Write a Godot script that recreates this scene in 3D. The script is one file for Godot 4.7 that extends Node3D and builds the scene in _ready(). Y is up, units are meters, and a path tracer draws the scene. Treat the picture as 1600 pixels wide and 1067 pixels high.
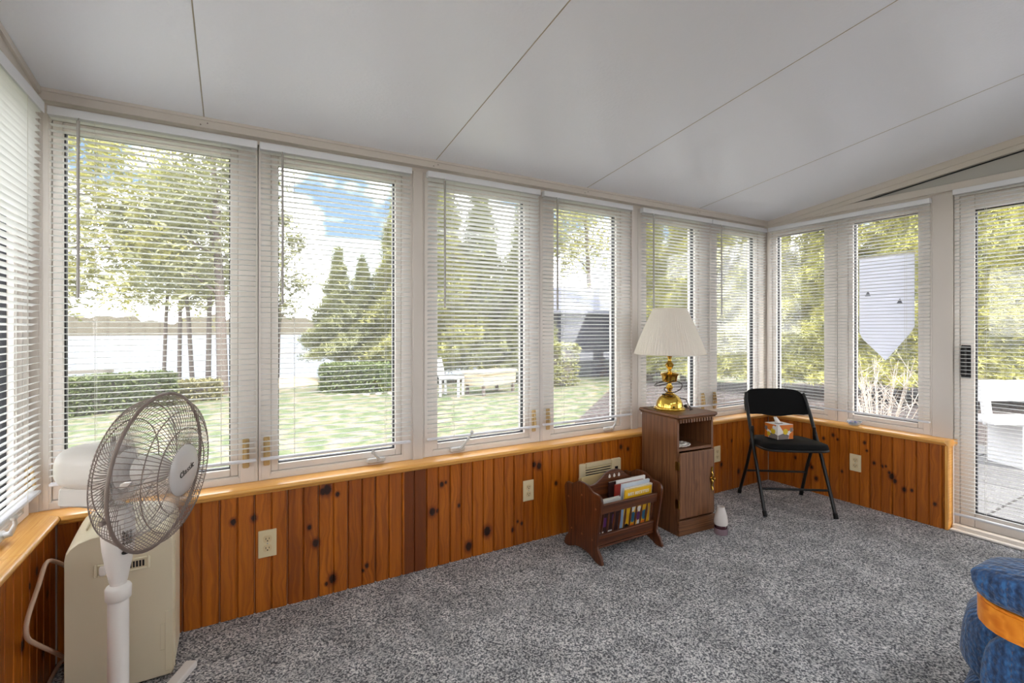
extends Node3D
# A sunroom with knotty pine wainscot, casement windows with mini blinds, and the garden and lake outside.
# Room axes: the long window wall lies along x at z = -2.37; the camera stands at the origin, 1.2 m up.

var M := {}
var used := {}
var rng := RandomNumberGenerator.new()

# ---------------------------------------------------------------- mesh builder
class B:
	var v := PackedVector3Array()
	var n := PackedVector3Array()
	var t := PackedVector2Array()

	func tri(a: Vector3, b: Vector3, c: Vector3, na: Vector3, nb: Vector3, nc: Vector3, ua := Vector2.ZERO, ub := Vector2.ZERO, uc := Vector2.ZERO) -> void:
		if (b - a).cross(c - a).dot(na + nb + nc) > 0.0:
			v.append(a); v.append(c); v.append(b)
			n.append(na); n.append(nc); n.append(nb)
			t.append(ua); t.append(uc); t.append(ub)
		else:
			v.append(a); v.append(b); v.append(c)
			n.append(na); n.append(nb); n.append(nc)
			t.append(ua); t.append(ub); t.append(uc)

	func quad(a: Vector3, b: Vector3, c: Vector3, d: Vector3, nn: Vector3, ua := Vector2.ZERO, ub := Vector2.ZERO, uc := Vector2.ZERO, ud := Vector2.ZERO) -> void:
		tri(a, b, c, nn, nn, nn, ua, ub, uc)
		tri(a, c, d, nn, nn, nn, ua, uc, ud)

	func squad(a: Vector3, b: Vector3, c: Vector3, d: Vector3, na: Vector3, nb: Vector3, nc: Vector3, nd: Vector3, ua := Vector2.ZERO, ub := Vector2.ZERO, uc := Vector2.ZERO, ud := Vector2.ZERO) -> void:
		tri(a, b, c, na, nb, nc, ua, ub, uc)
		tri(a, c, d, na, nc, nd, ua, uc, ud)

	func box(c: Vector3, s: Vector3, b := Basis.IDENTITY, e := 0.0) -> B:
		var h := s * 0.5
		e = minf(e, minf(h.x, minf(h.y, h.z)) * 0.95)
		for ax in 3:
			for sg in [-1.0, 1.0]:
				var p := (ax + 1) % 3
				var q := (ax + 2) % 3
				var cs := []
				var us := []
				for k in [[-1, -1], [1, -1], [1, 1], [-1, 1]]:
					var w := Vector3.ZERO
					w[ax] = sg * h[ax]
					w[p] = k[0] * (h[p] - e)
					w[q] = k[1] * (h[q] - e)
					cs.append(c + b * w)
					us.append(Vector2(w[p], w[q]))
				var nn := Vector3.ZERO
				nn[ax] = sg
				nn = b * nn
				quad(cs[0], cs[1], cs[2], cs[3], nn, us[0], us[1], us[2], us[3])
		if e > 0.0:
			for ax in 3:
				var p := (ax + 1) % 3
				var q := (ax + 2) % 3
				for sp in [-1.0, 1.0]:
					for sq in [-1.0, 1.0]:
						var w := []
						for k in [[-1, 0], [1, 0], [1, 1], [-1, 1]]:
							var x := Vector3.ZERO
							x[ax] = k[0] * (h[ax] - e)
							x[p] = sp * (h[p] if k[1] == 0 else h[p] - e)
							x[q] = sq * (h[q] - e if k[1] == 0 else h[q])
							w.append(c + b * x)
						var np := Vector3.ZERO
						np[p] = sp
						var nq := Vector3.ZERO
						nq[q] = sq
						np = b * np
						nq = b * nq
						squad(w[0], w[1], w[2], w[3], np, np, nq, nq)
			for sx in [-1.0, 1.0]:
				for sy in [-1.0, 1.0]:
					for sz in [-1.0, 1.0]:
						var g := Vector3(sx, sy, sz)
						var i := h - Vector3(e, e, e)
						tri(c + b * (g * Vector3(h.x, i.y, i.z)), c + b * (g * Vector3(i.x, h.y, i.z)), c + b * (g * Vector3(i.x, i.y, h.z)), b * Vector3(sx, 0, 0), b * Vector3(0, sy, 0), b * Vector3(0, 0, sz))
		return self

	func tube(pts: Array, r, seg := 8, closed := false) -> B:
		var m := pts.size()
		var tan := []
		for i in m:
			var a: Vector3 = pts[(i - 1 + m) % m] if closed or i > 0 else pts[i]
			var c: Vector3 = pts[(i + 1) % m] if closed or i < m - 1 else pts[i]
			tan.append((c - a).normalized())
		var up := Vector3.UP if absf(tan[0].y) < 0.9 else Vector3.RIGHT
		var nx: Vector3 = tan[0].cross(up).normalized()
		var rings := []
		var norms := []
		for i in m:
			nx = (nx - tan[i] * nx.dot(tan[i])).normalized()
			var ny: Vector3 = tan[i].cross(nx)
			var ri: float = r[i] if r is Array else r
			var ring := []
			var nr := []
			for k in seg:
				var a := TAU * k / seg
				var d: Vector3 = nx * cos(a) + ny * sin(a)
				ring.append(pts[i] + d * ri)
				nr.append(d)
			rings.append(ring)
			norms.append(nr)
		var last := m if closed else m - 1
		for i in last:
			var j := (i + 1) % m
			for k in seg:
				var l := (k + 1) % seg
				squad(rings[i][k], rings[j][k], rings[j][l], rings[i][l], norms[i][k], norms[j][k], norms[j][l], norms[i][l])
		if not closed:
			for k in range(1, seg - 1):
				tri(rings[0][0], rings[0][k], rings[0][k + 1], -tan[0], -tan[0], -tan[0])
				tri(rings[m - 1][0], rings[m - 1][k], rings[m - 1][k + 1], tan[m - 1], tan[m - 1], tan[m - 1])
		return self

	func lathe(pr: Array, seg := 24, xf := Transform3D.IDENTITY, ripple := 0.0, waves := 0) -> B:
		# pr: Vector2(radius, height) from bottom to top along the outside
		var fn := []
		for i in pr.size() - 1:
			var d: Vector2 = pr[i + 1] - pr[i]
			fn.append(Vector2(d.y, -d.x).normalized())
		for i in pr.size() - 1:
			var n0: Vector2 = fn[i]
			var n1: Vector2 = fn[i]
			if i > 0 and fn[i - 1].dot(fn[i]) > 0.6:
				n0 = (fn[i - 1] + fn[i]).normalized()
			if i < fn.size() - 1 and fn[i + 1].dot(fn[i]) > 0.6:
				n1 = (fn[i + 1] + fn[i]).normalized()
			for k in seg:
				var ps := []
				var ns := []
				for q in [[i, k], [i + 1, k], [i + 1, k + 1], [i, k + 1]]:
					var a: float = TAU * q[1] / seg
					var p: Vector2 = pr[q[0]]
					var nn: Vector2 = n0 if q[0] == i else n1
					var rr := p.x * (1.0 + ripple * cos(a * waves))
					ps.append(xf * Vector3(cos(a) * rr, p.y, sin(a) * rr))
					var dd := ripple * waves * sin(a * waves)
					var v3 := Vector3(cos(a) * nn.x - sin(a) * dd, nn.y, sin(a) * nn.x + cos(a) * dd)
					ns.append((xf.basis * v3).normalized())
				squad(ps[0], ps[1], ps[2], ps[3], ns[0], ns[1], ns[2], ns[3])
		return self

	func prism(poly: PackedVector2Array, d0: float, d1: float, xf := Transform3D.IDENTITY, soft := 0.7) -> B:
		var m := poly.size()
		var area := 0.0
		for i in m:
			area += poly[i].cross(poly[(i + 1) % m])
		var sg := 1.0 if area > 0.0 else -1.0
		var en := []
		for i in m:
			var d := poly[(i + 1) % m] - poly[i]
			en.append(Vector2(d.y, -d.x).normalized() * sg)
		var along := 0.0
		for i in m:
			var j := (i + 1) % m
			var n0: Vector2 = en[i]
			var n1: Vector2 = en[i]
			if en[(i - 1 + m) % m].dot(en[i]) > soft:
				n0 = (en[(i - 1 + m) % m] + en[i]).normalized()
			if en[j].dot(en[i]) > soft:
				n1 = (en[j] + en[i]).normalized()
			var l := poly[i].distance_to(poly[j])
			var a := xf.basis * Vector3(n0.x, n0.y, 0)
			var b := xf.basis * Vector3(n1.x, n1.y, 0)
			squad(xf * Vector3(poly[i].x, poly[i].y, d0), xf * Vector3(poly[j].x, poly[j].y, d0), xf * Vector3(poly[j].x, poly[j].y, d1), xf * Vector3(poly[i].x, poly[i].y, d1), a, b, b, a, Vector2(along, d0), Vector2(along + l, d0), Vector2(along + l, d1), Vector2(along, d1))
			along += l
		var ids := Geometry2D.triangulate_polygon(poly)
		for z in [d0, d1]:
			var nn := xf.basis * Vector3(0, 0, -1.0 if z == minf(d0, d1) else 1.0)
			for k in range(0, ids.size(), 3):
				var a := poly[ids[k]]
				var b := poly[ids[k + 1]]
				var c := poly[ids[k + 2]]
				tri(xf * Vector3(a.x, a.y, z), xf * Vector3(b.x, b.y, z), xf * Vector3(c.x, c.y, z), nn, nn, nn, a, b, c)
		return self

	func loft(secs: Array, caps := true) -> B:
		# secs: arrays of Vector3, each a closed ring
		var m := secs.size()
		var k := (secs[0] as Array).size()
		var cen := []
		for s in secs:
			var c := Vector3.ZERO
			for p in s:
				c += p
			cen.append(c / k)
		var nm := []
		for i in m:
			var row := []
			for j in k:
				var du: Vector3 = secs[i][(j + 1) % k] - secs[i][(j - 1 + k) % k]
				var dv: Vector3 = secs[mini(i + 1, m - 1)][j] - secs[maxi(i - 1, 0)][j]
				var q := du.cross(dv).normalized()
				var out: Vector3 = secs[i][j] - cen[i]
				if q.dot(out) < 0.0:
					q = -q
				row.append(q)
			nm.append(row)
		for i in m - 1:
			for j in k:
				var l := (j + 1) % k
				var u0 := float(j) / k
				var u1 := float(j + 1) / k
				var w0 := float(i) / (m - 1)
				var w1 := float(i + 1) / (m - 1)
				squad(secs[i][j], secs[i][l], secs[i + 1][l], secs[i + 1][j], nm[i][j], nm[i][l], nm[i + 1][l], nm[i + 1][j], Vector2(u0, w0), Vector2(u1, w0), Vector2(u1, w1), Vector2(u0, w1))
		if caps:
			for e in [0, m - 1]:
				var o: Vector3 = (cen[e] - cen[1 if e == 0 else m - 2]).normalized()
				for j in k:
					tri(cen[e], secs[e][j], secs[e][(j + 1) % k], o, o, o)
		return self

	func blob(c: Vector3, h: Vector3, ex := 0.5, b := Basis.IDENTITY, noise: FastNoiseLite = null, amp := 0.0, nu := 28, nv := 16) -> B:
		# a superellipsoid, the shape of a stuffed cushion
		var secs := []
		for i in nv + 1:
			var la := -PI / 2 + PI * (0.02 + 0.96 * i / nv)
			var ring := []
			for j in nu:
				var lo := TAU * j / nu
				var cx := signf(cos(lo)) * pow(absf(cos(lo)), ex)
				var cz := signf(sin(lo)) * pow(absf(sin(lo)), ex)
				var cl := pow(absf(cos(la)), ex)
				var p := Vector3(h.x * cx * cl, h.y * signf(sin(la)) * pow(absf(sin(la)), ex), h.z * cz * cl)
				if noise:
					p += p.normalized() * amp * noise.get_noise_3dv(p)
				ring.append(c + b * p)
			secs.append(ring)
		return loft(secs)

	func add(mesh: ArrayMesh, xf: Transform3D) -> B:
		var a := mesh.surface_get_arrays(0)
		var vs: PackedVector3Array = a[Mesh.ARRAY_VERTEX]
		var ns: PackedVector3Array = a[Mesh.ARRAY_NORMAL]
		for i in vs.size():
			v.append(xf * vs[i])
			n.append((xf.basis * ns[i]).normalized())
			t.append(Vector2.ZERO)
		return self

	func mesh() -> ArrayMesh:
		var a := []
		a.resize(Mesh.ARRAY_MAX)
		a[Mesh.ARRAY_VERTEX] = v
		a[Mesh.ARRAY_NORMAL] = n
		a[Mesh.ARRAY_TEX_UV] = t
		var o := ArrayMesh.new()
		o.add_surface_from_arrays(Mesh.PRIMITIVE_TRIANGLES, a)
		return o

# ---------------------------------------------------------------- nodes
func numbered(called: String) -> String:
	if not used.has(called):
		used[called] = 0
		return called
	used[called] += 1
	return "%s_%03d" % [called, used[called]]

func thing(called: String, label: String, category: String, at := Vector3.ZERO, turn := 0.0, group := "") -> Node3D:
	var o := Node3D.new()
	o.name = numbered(called)
	add_child(o)
	o.position = at
	o.rotation.y = turn
	o.set_meta("label", label)
	o.set_meta("category", category)
	if group:
		o.set_meta("group", group)
	return o

func setting(called: String, at := Vector3.ZERO, turn := 0.0, label := "") -> Node3D:
	var o := Node3D.new()
	o.name = numbered(called)
	add_child(o)
	o.position = at
	o.rotation.y = turn
	o.set_meta("kind", "structure")
	if label:
		o.set_meta("label", label)
	return o

func part(parent: Node3D, called: String, shape, mat: Material, label := "", at := Vector3.ZERO) -> MeshInstance3D:
	var o := MeshInstance3D.new()
	o.name = called
	o.mesh = shape.mesh() if shape is B else shape
	o.material_override = mat
	o.position = at
	parent.add_child(o, true)
	if label:
		o.set_meta("label", label)
	return o

# ---------------------------------------------------------------- materials
func mat(called: String, c: Color, rough := 0.6, metal := 0.0) -> StandardMaterial3D:
	var m := StandardMaterial3D.new()
	m.resource_name = called
	m.albedo_color = c
	m.roughness = rough
	m.metallic = metal
	M[called] = m
	return m

func noise_tex(size: int, freq: float, cols: Array, offs: Array, sd := 1, kind := FastNoiseLite.TYPE_SIMPLEX, oct := 3) -> NoiseTexture2D:
	var f := FastNoiseLite.new()
	f.seed = sd
	f.noise_type = kind
	f.frequency = freq
	f.fractal_octaves = oct
	var g := Gradient.new()
	g.colors = PackedColorArray(cols)
	g.offsets = PackedFloat32Array(offs)
	var t := NoiseTexture2D.new()
	t.width = size
	t.height = size
	t.seamless = true
	t.noise = f
	t.color_ramp = g
	return t

func triplanar(m: StandardMaterial3D, scale: Vector3, in_world := false) -> StandardMaterial3D:
	m.uv1_triplanar = true
	m.uv1_world_triplanar = in_world
	m.uv1_scale = scale
	m.uv1_triplanar_sharpness = 6.0
	return m

func wood_image(w: int, h: int, c1: Color, c2: Color, sd: int, flow := 1.0) -> Image:
	# long grain runs along v
	var im := Image.create(w, h, false, Image.FORMAT_RGB8)
	var f := FastNoiseLite.new()
	f.seed = sd
	f.frequency = 1.0
	f.fractal_octaves = 3
	for y in h:
		for x in w:
			var u := TAU * x / w
			var s := TAU * y / h
			var warp := f.get_noise_3d(cos(u) * 0.6, sin(u) * 0.6, 3.0 + 0.5 * cos(s)) * 2.0 * flow
			var a := f.get_noise_3d(cos(u) * 7.0 + warp, sin(u) * 7.0, 0.35 * sin(s))
			var b := f.get_noise_3d(cos(u) * 22.0, sin(u) * 22.0 + 9.0, 0.5 * cos(s))
			im.set_pixel(x, y, c1.lerp(c2, clampf(0.5 + 0.75 * a + 0.4 * b, 0.0, 1.0)))
	return im

func make_materials() -> void:
	var m: StandardMaterial3D
	mat("trim_paint", Color(0.86, 0.825, 0.79), 0.45)
	m = mat("diffuser", Color(0.95, 0.95, 0.93), 0.5)  # glowing face of the added fill lamps
	m.emission_enabled = true
	m.emission = Color(0.97, 0.985, 1.0)
	m.emission_energy_multiplier = 0.5
	mat("vinyl", Color(0.90, 0.87, 0.84), 0.38)
	mat("gasket", Color(0.13, 0.13, 0.15), 0.6)
	mat("gable", Color(0.74, 0.73, 0.71), 0.7)
	mat("blind_rail", Color(0.91, 0.91, 0.925), 0.4)
	m = mat("blind_slat", Color(0.95, 0.95, 0.945), 0.4)
	m.backlight_enabled = true
	m.backlight = Color(0.80, 0.80, 0.79)
	mat("cord_white", Color(0.88, 0.87, 0.84), 0.8)
	mat("wand", Color(0.68, 0.66, 0.64), 0.2)
	mat("crank", Color(0.80, 0.80, 0.79), 0.35)
	mat("lock", Color(0.78, 0.66, 0.45), 0.4)
	mat("outlet", Color(0.93, 0.86, 0.70), 0.4)
	mat("outlet_face", Color(0.90, 0.81, 0.63), 0.4)
	mat("slot", Color(0.06, 0.05, 0.05), 0.7)
	mat("steel", Color(0.75, 0.74, 0.72), 0.3, 1.0)
	m = mat("glass", Color(1, 1, 1, 0.03), 0.02)
	m.transparency = BaseMaterial3D.TRANSPARENCY_ALPHA
	# ceiling: white embossed laminate
	m = mat("ceiling", Color(0.955, 0.96, 0.99), 0.30)
	m.heightmap_enabled = true
	m.heightmap_texture = noise_tex(256, 0.05, [Color.BLACK, Color.WHITE], [0.2, 0.8], 5, FastNoiseLite.TYPE_CELLULAR, 2)
	m.heightmap_scale = 0.03
	triplanar(m, Vector3(5, 5, 5))
	mat("seam", Color(0.72, 0.68, 0.61), 0.7)
	# carpet: looped pile of grey, blue and cream flecks
	m = mat("carpet", Color(1, 1, 1), 0.95)
	m.albedo_texture = noise_tex(1024, 0.27, [Color(0.31, 0.315, 0.335), Color(0.52, 0.52, 0.535), Color(0.70, 0.70, 0.71), Color(0.85, 0.845, 0.845), Color(0.97, 0.96, 0.95)], [0.24, 0.40, 0.52, 0.64, 0.80], 11, FastNoiseLite.TYPE_VALUE, 3)
	m.heightmap_enabled = true
	m.heightmap_texture = noise_tex(1024, 0.27, [Color.BLACK, Color.WHITE], [0.25, 0.75], 11, FastNoiseLite.TYPE_VALUE, 3)
	m.heightmap_scale = 0.15
	m.detail_enabled = true
	m.detail_blend_mode = BaseMaterial3D.BLEND_MODE_MUL
	m.detail_albedo = noise_tex(256, 0.02, [Color(0.90, 0.90, 0.90), Color(1, 1, 1)], [0.3, 0.7], 12)
	triplanar(m, Vector3(0.80, 0.80, 0.80), true)
	# pine cap boards, honey coloured
	m = mat("pine_cap", Color(1, 1, 1), 0.3)
	m.albedo_texture = ImageTexture.create_from_image(wood_image(128, 256, Color(1.0, 0.80, 0.46), Color(0.92, 0.62, 0.27), 21))
	m.uv1_scale = Vector3(5, 0.9, 1)
	m.clearcoat_enabled = true
	m.clearcoat = 0.4
	m.clearcoat_roughness = 0.2
	# stained oak of the magazine stand, and the laminate of the cabinet
	for k in [["oak", Color(0.48, 0.26, 0.12), Color(0.22, 0.10, 0.04), 31, 0.35], ["walnut", Color(0.57, 0.385, 0.24), Color(0.33, 0.19, 0.105), 41, 0.42]]:
		var im := wood_image(256, 256, k[1], k[2], k[3])
		m = mat(k[0] + "_upright", Color(1, 1, 1), k[4])
		m.albedo_texture = ImageTexture.create_from_image(im)
		triplanar(m, Vector3(2.6, 0.9, 2.6))
		var im2 := im.duplicate()
		im2.rotate_90(CLOCKWISE)
		m = mat(k[0] + "_level", Color(1, 1, 1), k[4])
		m.albedo_texture = ImageTexture.create_from_image(im2)
		triplanar(m, Vector3(0.9, 2.6, 2.6))
	mat("doweling", Color(0.55, 0.33, 0.18), 0.4)
	m = mat("brass", Color(0.90, 0.74, 0.34), 0.10, 1.0)
	mat("antique_brass", Color(0.55, 0.42, 0.2), 0.35, 1.0)
	mat("brown_cord", Color(0.16, 0.09, 0.06), 0.5)
	m = mat("shade", Color(0.95, 0.92, 0.87), 0.85)
	m.backlight_enabled = true
	m.backlight = Color(0.60, 0.56, 0.50)
	mat("black_frame", Color(0.035, 0.035, 0.038), 0.35)
	m = mat("black_vinyl", Color(0.028, 0.028, 0.032), 0.7)
	m.metallic_specular = 0.3
	mat("rubber", Color(0.02, 0.02, 0.02), 0.8)
	mat("fan_white", Color(0.95, 0.93, 0.91), 0.35)
	mat("fan_grey", Color(0.52, 0.46, 0.43), 0.4)
	mat("fan_wire", Color(0.56, 0.50, 0.47), 0.4)
	m = mat("fan_blade", Color(0.90, 0.89, 0.89, 0.24), 0.3)
	m.transparency = BaseMaterial3D.TRANSPARENCY_ALPHA
	mat("badge", Color(0.83, 0.81, 0.80), 0.3)
	mat("ink", Color(0.16, 0.13, 0.12), 0.5)
	mat("cream_plastic", Color(0.96, 0.92, 0.81), 0.32)
	mat("cream_dark", Color(0.87, 0.82, 0.70), 0.4)
	mat("cable_beige", Color(0.78, 0.66, 0.57), 0.5)
	mat("paper", Color(0.92, 0.91, 0.89), 0.7)
	mat("paper_edge", Color(0.80, 0.78, 0.73), 0.8)
	mat("news", Color(0.80, 0.70, 0.50), 0.85)
	mat("mag_yellow", Color(0.93, 0.73, 0.12), 0.35)
	mat("mag_blue", Color(0.55, 0.68, 0.82), 0.35)
	mat("mag_pale", Color(0.82, 0.86, 0.90), 0.35)
	mat("mag_dark", Color(0.22, 0.12, 0.11), 0.35)
	mat("mag_red", Color(0.62, 0.20, 0.16), 0.35)
	mat("mag_purple", Color(0.40, 0.20, 0.45), 0.35)
	mat("mag_teal", Color(0.18, 0.42, 0.55), 0.35)
	mat("mag_orange", Color(0.90, 0.45, 0.15), 0.35)
	mat("tissue_orange", Color(0.84, 0.45, 0.08), 0.5)
	mat("tissue_grey", Color(0.47, 0.43, 0.42), 0.5)
	mat("tissue_lemon", Color(0.86, 0.74, 0.14), 0.5)
	mat("tissue_white", Color(0.94, 0.92, 0.90), 0.6)
	mat("doily", Color(0.93, 0.91, 0.88), 0.9)
	m = mat("frosted", Color(0.90, 0.87, 0.85), 0.35)
	m.backlight_enabled = true
	m.backlight = Color(0.4, 0.38, 0.36)
	mat("plum", Color(0.26, 0.13, 0.16), 0.2)
	mat("plum_pale", Color(0.56, 0.47, 0.50), 0.25)
	m = mat("dish_glass", Color(0.82, 0.90, 0.95, 0.35), 0.05)
	m.transparency = BaseMaterial3D.TRANSPARENCY_ALPHA
	mat("dish_blue", Color(0.20, 0.22, 0.55), 0.3)
	m = mat("banner", Color(0.93, 0.94, 0.97), 0.9)
	m.backlight_enabled = true
	m.backlight = Color(0.95, 0.95, 0.97)
	mat("banner_mark", Color(0.55, 0.56, 0.60), 0.9)
	# blue upholstery with woven stripes
	var im := Image.create(256, 256, false, Image.FORMAT_RGB8)
	var f := FastNoiseLite.new()
	f.seed = 77
	f.frequency = 0.09
	for x in 256:
		var band := sin(TAU * x / 256.0 * 6.0) * 0.5 + 0.35 * sin(TAU * x / 256.0 * 17.0)
		for y in 256:
			var w := f.get_noise_2d(x * 1.0, y * 0.6)
			var c := Color(0.07, 0.16, 0.29).lerp(Color(0.20, 0.41, 0.62), clampf(0.5 + 0.4 * band + 0.7 * w, 0, 1))
			if x % 43 == 7 and (y / 6) % 2 == 0:
				c = Color(0.42, 0.33, 0.34)
			im.set_pixel(x, y, c)
	m = mat("blue_fabric", Color(1, 1, 1), 0.85)
	m.albedo_texture = ImageTexture.create_from_image(im)
	m.rim_enabled = true
	m.rim = 0.5
	m.rim_tint = 0.7
	m.heightmap_enabled = true
	m.heightmap_texture = noise_tex(256, 0.06, [Color.BLACK, Color.WHITE], [0.2, 0.8], 78)
	m.heightmap_scale = 0.2
	triplanar(m, Vector3(4.2, 4.2, 4.2))
	m = mat("arm_wood", Color(1, 1, 1), 0.25)
	m.albedo_texture = ImageTexture.create_from_image(wood_image(128, 256, Color(0.96, 0.62, 0.18), Color(0.82, 0.44, 0.09), 51))
	m.uv1_scale = Vector3(1.2, 9, 1)
	# outdoors
	m = mat("lawn", Color(1, 1, 1), 1.0)
	m.albedo_texture = noise_tex(512, 0.02, [Color(0.33, 0.39, 0.25), Color(0.42, 0.45, 0.32), Color(0.48, 0.455, 0.38), Color(0.54, 0.51, 0.44)], [0.3, 0.48, 0.6, 0.75], 61, FastNoiseLite.TYPE_SIMPLEX, 5)
	triplanar(m, Vector3(0.22, 0.22, 0.22), true)
	m = mat("mulch", Color(1, 1, 1), 1.0)
	m.albedo_texture = noise_tex(256, 0.08, [Color(0.14, 0.12, 0.12), Color(0.28, 0.25, 0.25), Color(0.42, 0.38, 0.37)], [0.3, 0.5, 0.75], 62, FastNoiseLite.TYPE_SIMPLEX, 3)
	triplanar(m, Vector3(0.6, 0.6, 0.6), true)
	mat("paver", Color(0.40, 0.395, 0.40), 0.9)
	mat("paver_b", Color(0.365, 0.36, 0.365), 0.9)
	mat("joint", Color(0.24, 0.235, 0.23), 1.0)
	mat("lake", Color(0.46, 0.48, 0.51), 0.9)
	M.lake.metallic_specular = 0.1
	mat("sand", Color(0.36, 0.34, 0.33), 1.0)
	mat("far_woods", Color(0.37, 0.35, 0.30), 1.0)
	m = mat("leaf", Color(1, 1, 1), 0.7)
	m.vertex_color_use_as_albedo = true
	m.backlight_enabled = true
	m.backlight = Color(0.55, 0.56, 0.34)
	mat("bark", Color(0.42, 0.38, 0.36), 0.95)
	mat("bark_pale", Color(0.60, 0.56, 0.52), 0.95)
	mat("twig", Color(0.83, 0.78, 0.73), 0.9)
	mat("shed_wall", Color(0.16, 0.17, 0.23), 0.8)
	mat("shed_roof", Color(0.44, 0.45, 0.50), 0.85)
	mat("garden_white", Color(0.80, 0.80, 0.81), 0.5)
	mat("table_tan", Color(0.76, 0.70, 0.60), 0.8)
	mat("stone", Color(0.62, 0.59, 0.56), 0.95)

# ---------------------------------------------------------------- sky
func make_sky() -> Image:
	var w := 1024
	var h := 512
	var im := Image.create(w, h, false, Image.FORMAT_RGBF)
	var f := FastNoiseLite.new()
	f.seed = 4
	f.frequency = 1.0
	f.fractal_octaves = 5
	for y in h:
		var el := PI / 2 - PI * (y + 0.5) / h
		var up := maxf(sin(el), 0.0)
		for x in w:
			var az := TAU * ((x + 0.5) / w - 0.5)
			var d := Vector3(sin(az) * cos(el), sin(el), -cos(az) * cos(el))
			var q := Vector3(d.x, d.y * 1.6, d.z) * 2.6
			var c := f.get_noise_3d(q.x + SKY_SHIFT.x, q.y + SKY_SHIFT.y, q.z + SKY_SHIFT.z)
			var cover := smoothstep(-0.11, 0.04, c)
			cover = maxf(cover, 1.0 - smoothstep(0.02, 0.10, up))
			var blue := Color(0.056, 0.100, 0.168).lerp(Color(0.098, 0.138, 0.178), pow(1.0 - up, 3.0))
			var cloud := Color(1.0, 1.0, 1.02) * (1.25 + 0.5 * c)
			im.set_pixel(x, y, blue.lerp(cloud, cover))
	return im

const SKY_SHIFT := Vector3(29.93, 26.97, 31.79)
const SKY_ENERGY := 1.0
const EXPOSURE := 6.4
const SUN_ENERGY := 0.30
const FILL_ENERGY := 0.20

const CAM_Y := 1.2
const FOCAL := 753.0   # pixels of the 1600 x 1067 frame

func _ready() -> void:
	rng.seed = 20
	# camera: level, turned 30 degrees to the right of the long wall's normal, the lens shifted down a little
	var cam := Camera3D.new()
	cam.name = "camera"
	cam.projection = Camera3D.PROJECTION_FRUSTUM
	cam.near = 0.05
	cam.far = 900.0
	cam.size = cam.near * 1067.0 / FOCAL
	cam.frustum_offset = Vector2(0, -20.5 / FOCAL * cam.near)
	cam.position = Vector3(0, CAM_Y, 0)
	cam.rotation_degrees = Vector3(0, -30, 0)
	add_child(cam)
	cam.current = true
	# bright broken cloud is the main light, beside sun and added lamps: it enters through the windows and the glass door
	var env := Environment.new()
	env.background_mode = Environment.BG_SKY
	var sky := Sky.new()
	var pano := PanoramaSkyMaterial.new()
	pano.panorama = ImageTexture.create_from_image(make_sky())
	pano.energy_multiplier = SKY_ENERGY
	sky.sky_material = pano
	env.sky = sky
	env.tonemap_mode = Environment.TONE_MAPPER_LINEAR
	env.tonemap_exposure = EXPOSURE
	env.sdfgi_enabled = true
	env.ssao_enabled = true
	env.ssil_enabled = true
	var we := WorldEnvironment.new()
	we.name = "environment"
	we.environment = env
	add_child(we)
	# hazy sun, high behind the camera to the right: it lights the garden and is kept out by the roof and the slats
	var sun := DirectionalLight3D.new()
	sun.name = "sun"
	sun.light_color = Color(1.0, 0.96, 0.88)
	sun.light_energy = SUN_ENERGY
	sun.light_angular_distance = 8.0
	sun.shadow_enabled = true
	sun.sky_mode = DirectionalLight3D.SKY_MODE_LIGHT_ONLY
	add_child(sun)
	sun.look_at_from_position(Vector3(0.28, 1.20, 0.95), Vector3.ZERO)
	make_materials()
	build_room()
	build_fill_lamps()
	build_windows()
	build_blinds()
	build_door()
	build_fittings()
	build_fan()
	build_dehumidifier()
	build_rack()
	build_cabinet()
	build_lamp()
	build_chair()
	build_armchair()
	build_small_things()
	build_garden()

# ---------------------------------------------------------------- room shell
const BACK := Vector3(0, 0, -2.37)
const RIGHT := Vector3(3.75, 0, -2.37)    # local x = z + 2.37, local z = 3.75 - x
const LEFT := Vector3(-0.63, 0, 1.40)     # local x = 1.40 - z, local z = x + 0.63
const SLOPE := 0.131

func ceil_y(z: float) -> float:
	return 2.06 + SLOPE * (z + 2.33)

func span(b: B, x0: float, x1: float, y0: float, y1: float, z0: float, z1: float, e := 0.0) -> B:
	return b.box(Vector3(x0 + x1, y0 + y1, z0 + z1) * 0.5, Vector3(x1 - x0, y1 - y0, z1 - z0).abs(), Basis.IDENTITY, e)

func frame(b: B, x0: float, x1: float, y0: float, y1: float, ix0: float, ix1: float, iy0: float, iy1: float, z0: float, z1: float, e := 0.0) -> B:
	span(b, x0, ix0, y0, y1, z0, z1, e)
	span(b, ix1, x1, y0, y1, z0, z1, e)
	span(b, ix0, ix1, y0, iy0, z0, z1, e)
	span(b, ix0, ix1, iy1, y1, z0, z1, e)
	return b

const AWAY := Basis(Vector3(0, 0, 1), Vector3(0, 1, 0), Vector3(1, 0, 0))   # a profile drawn in (z, y), drawn out along x

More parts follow.
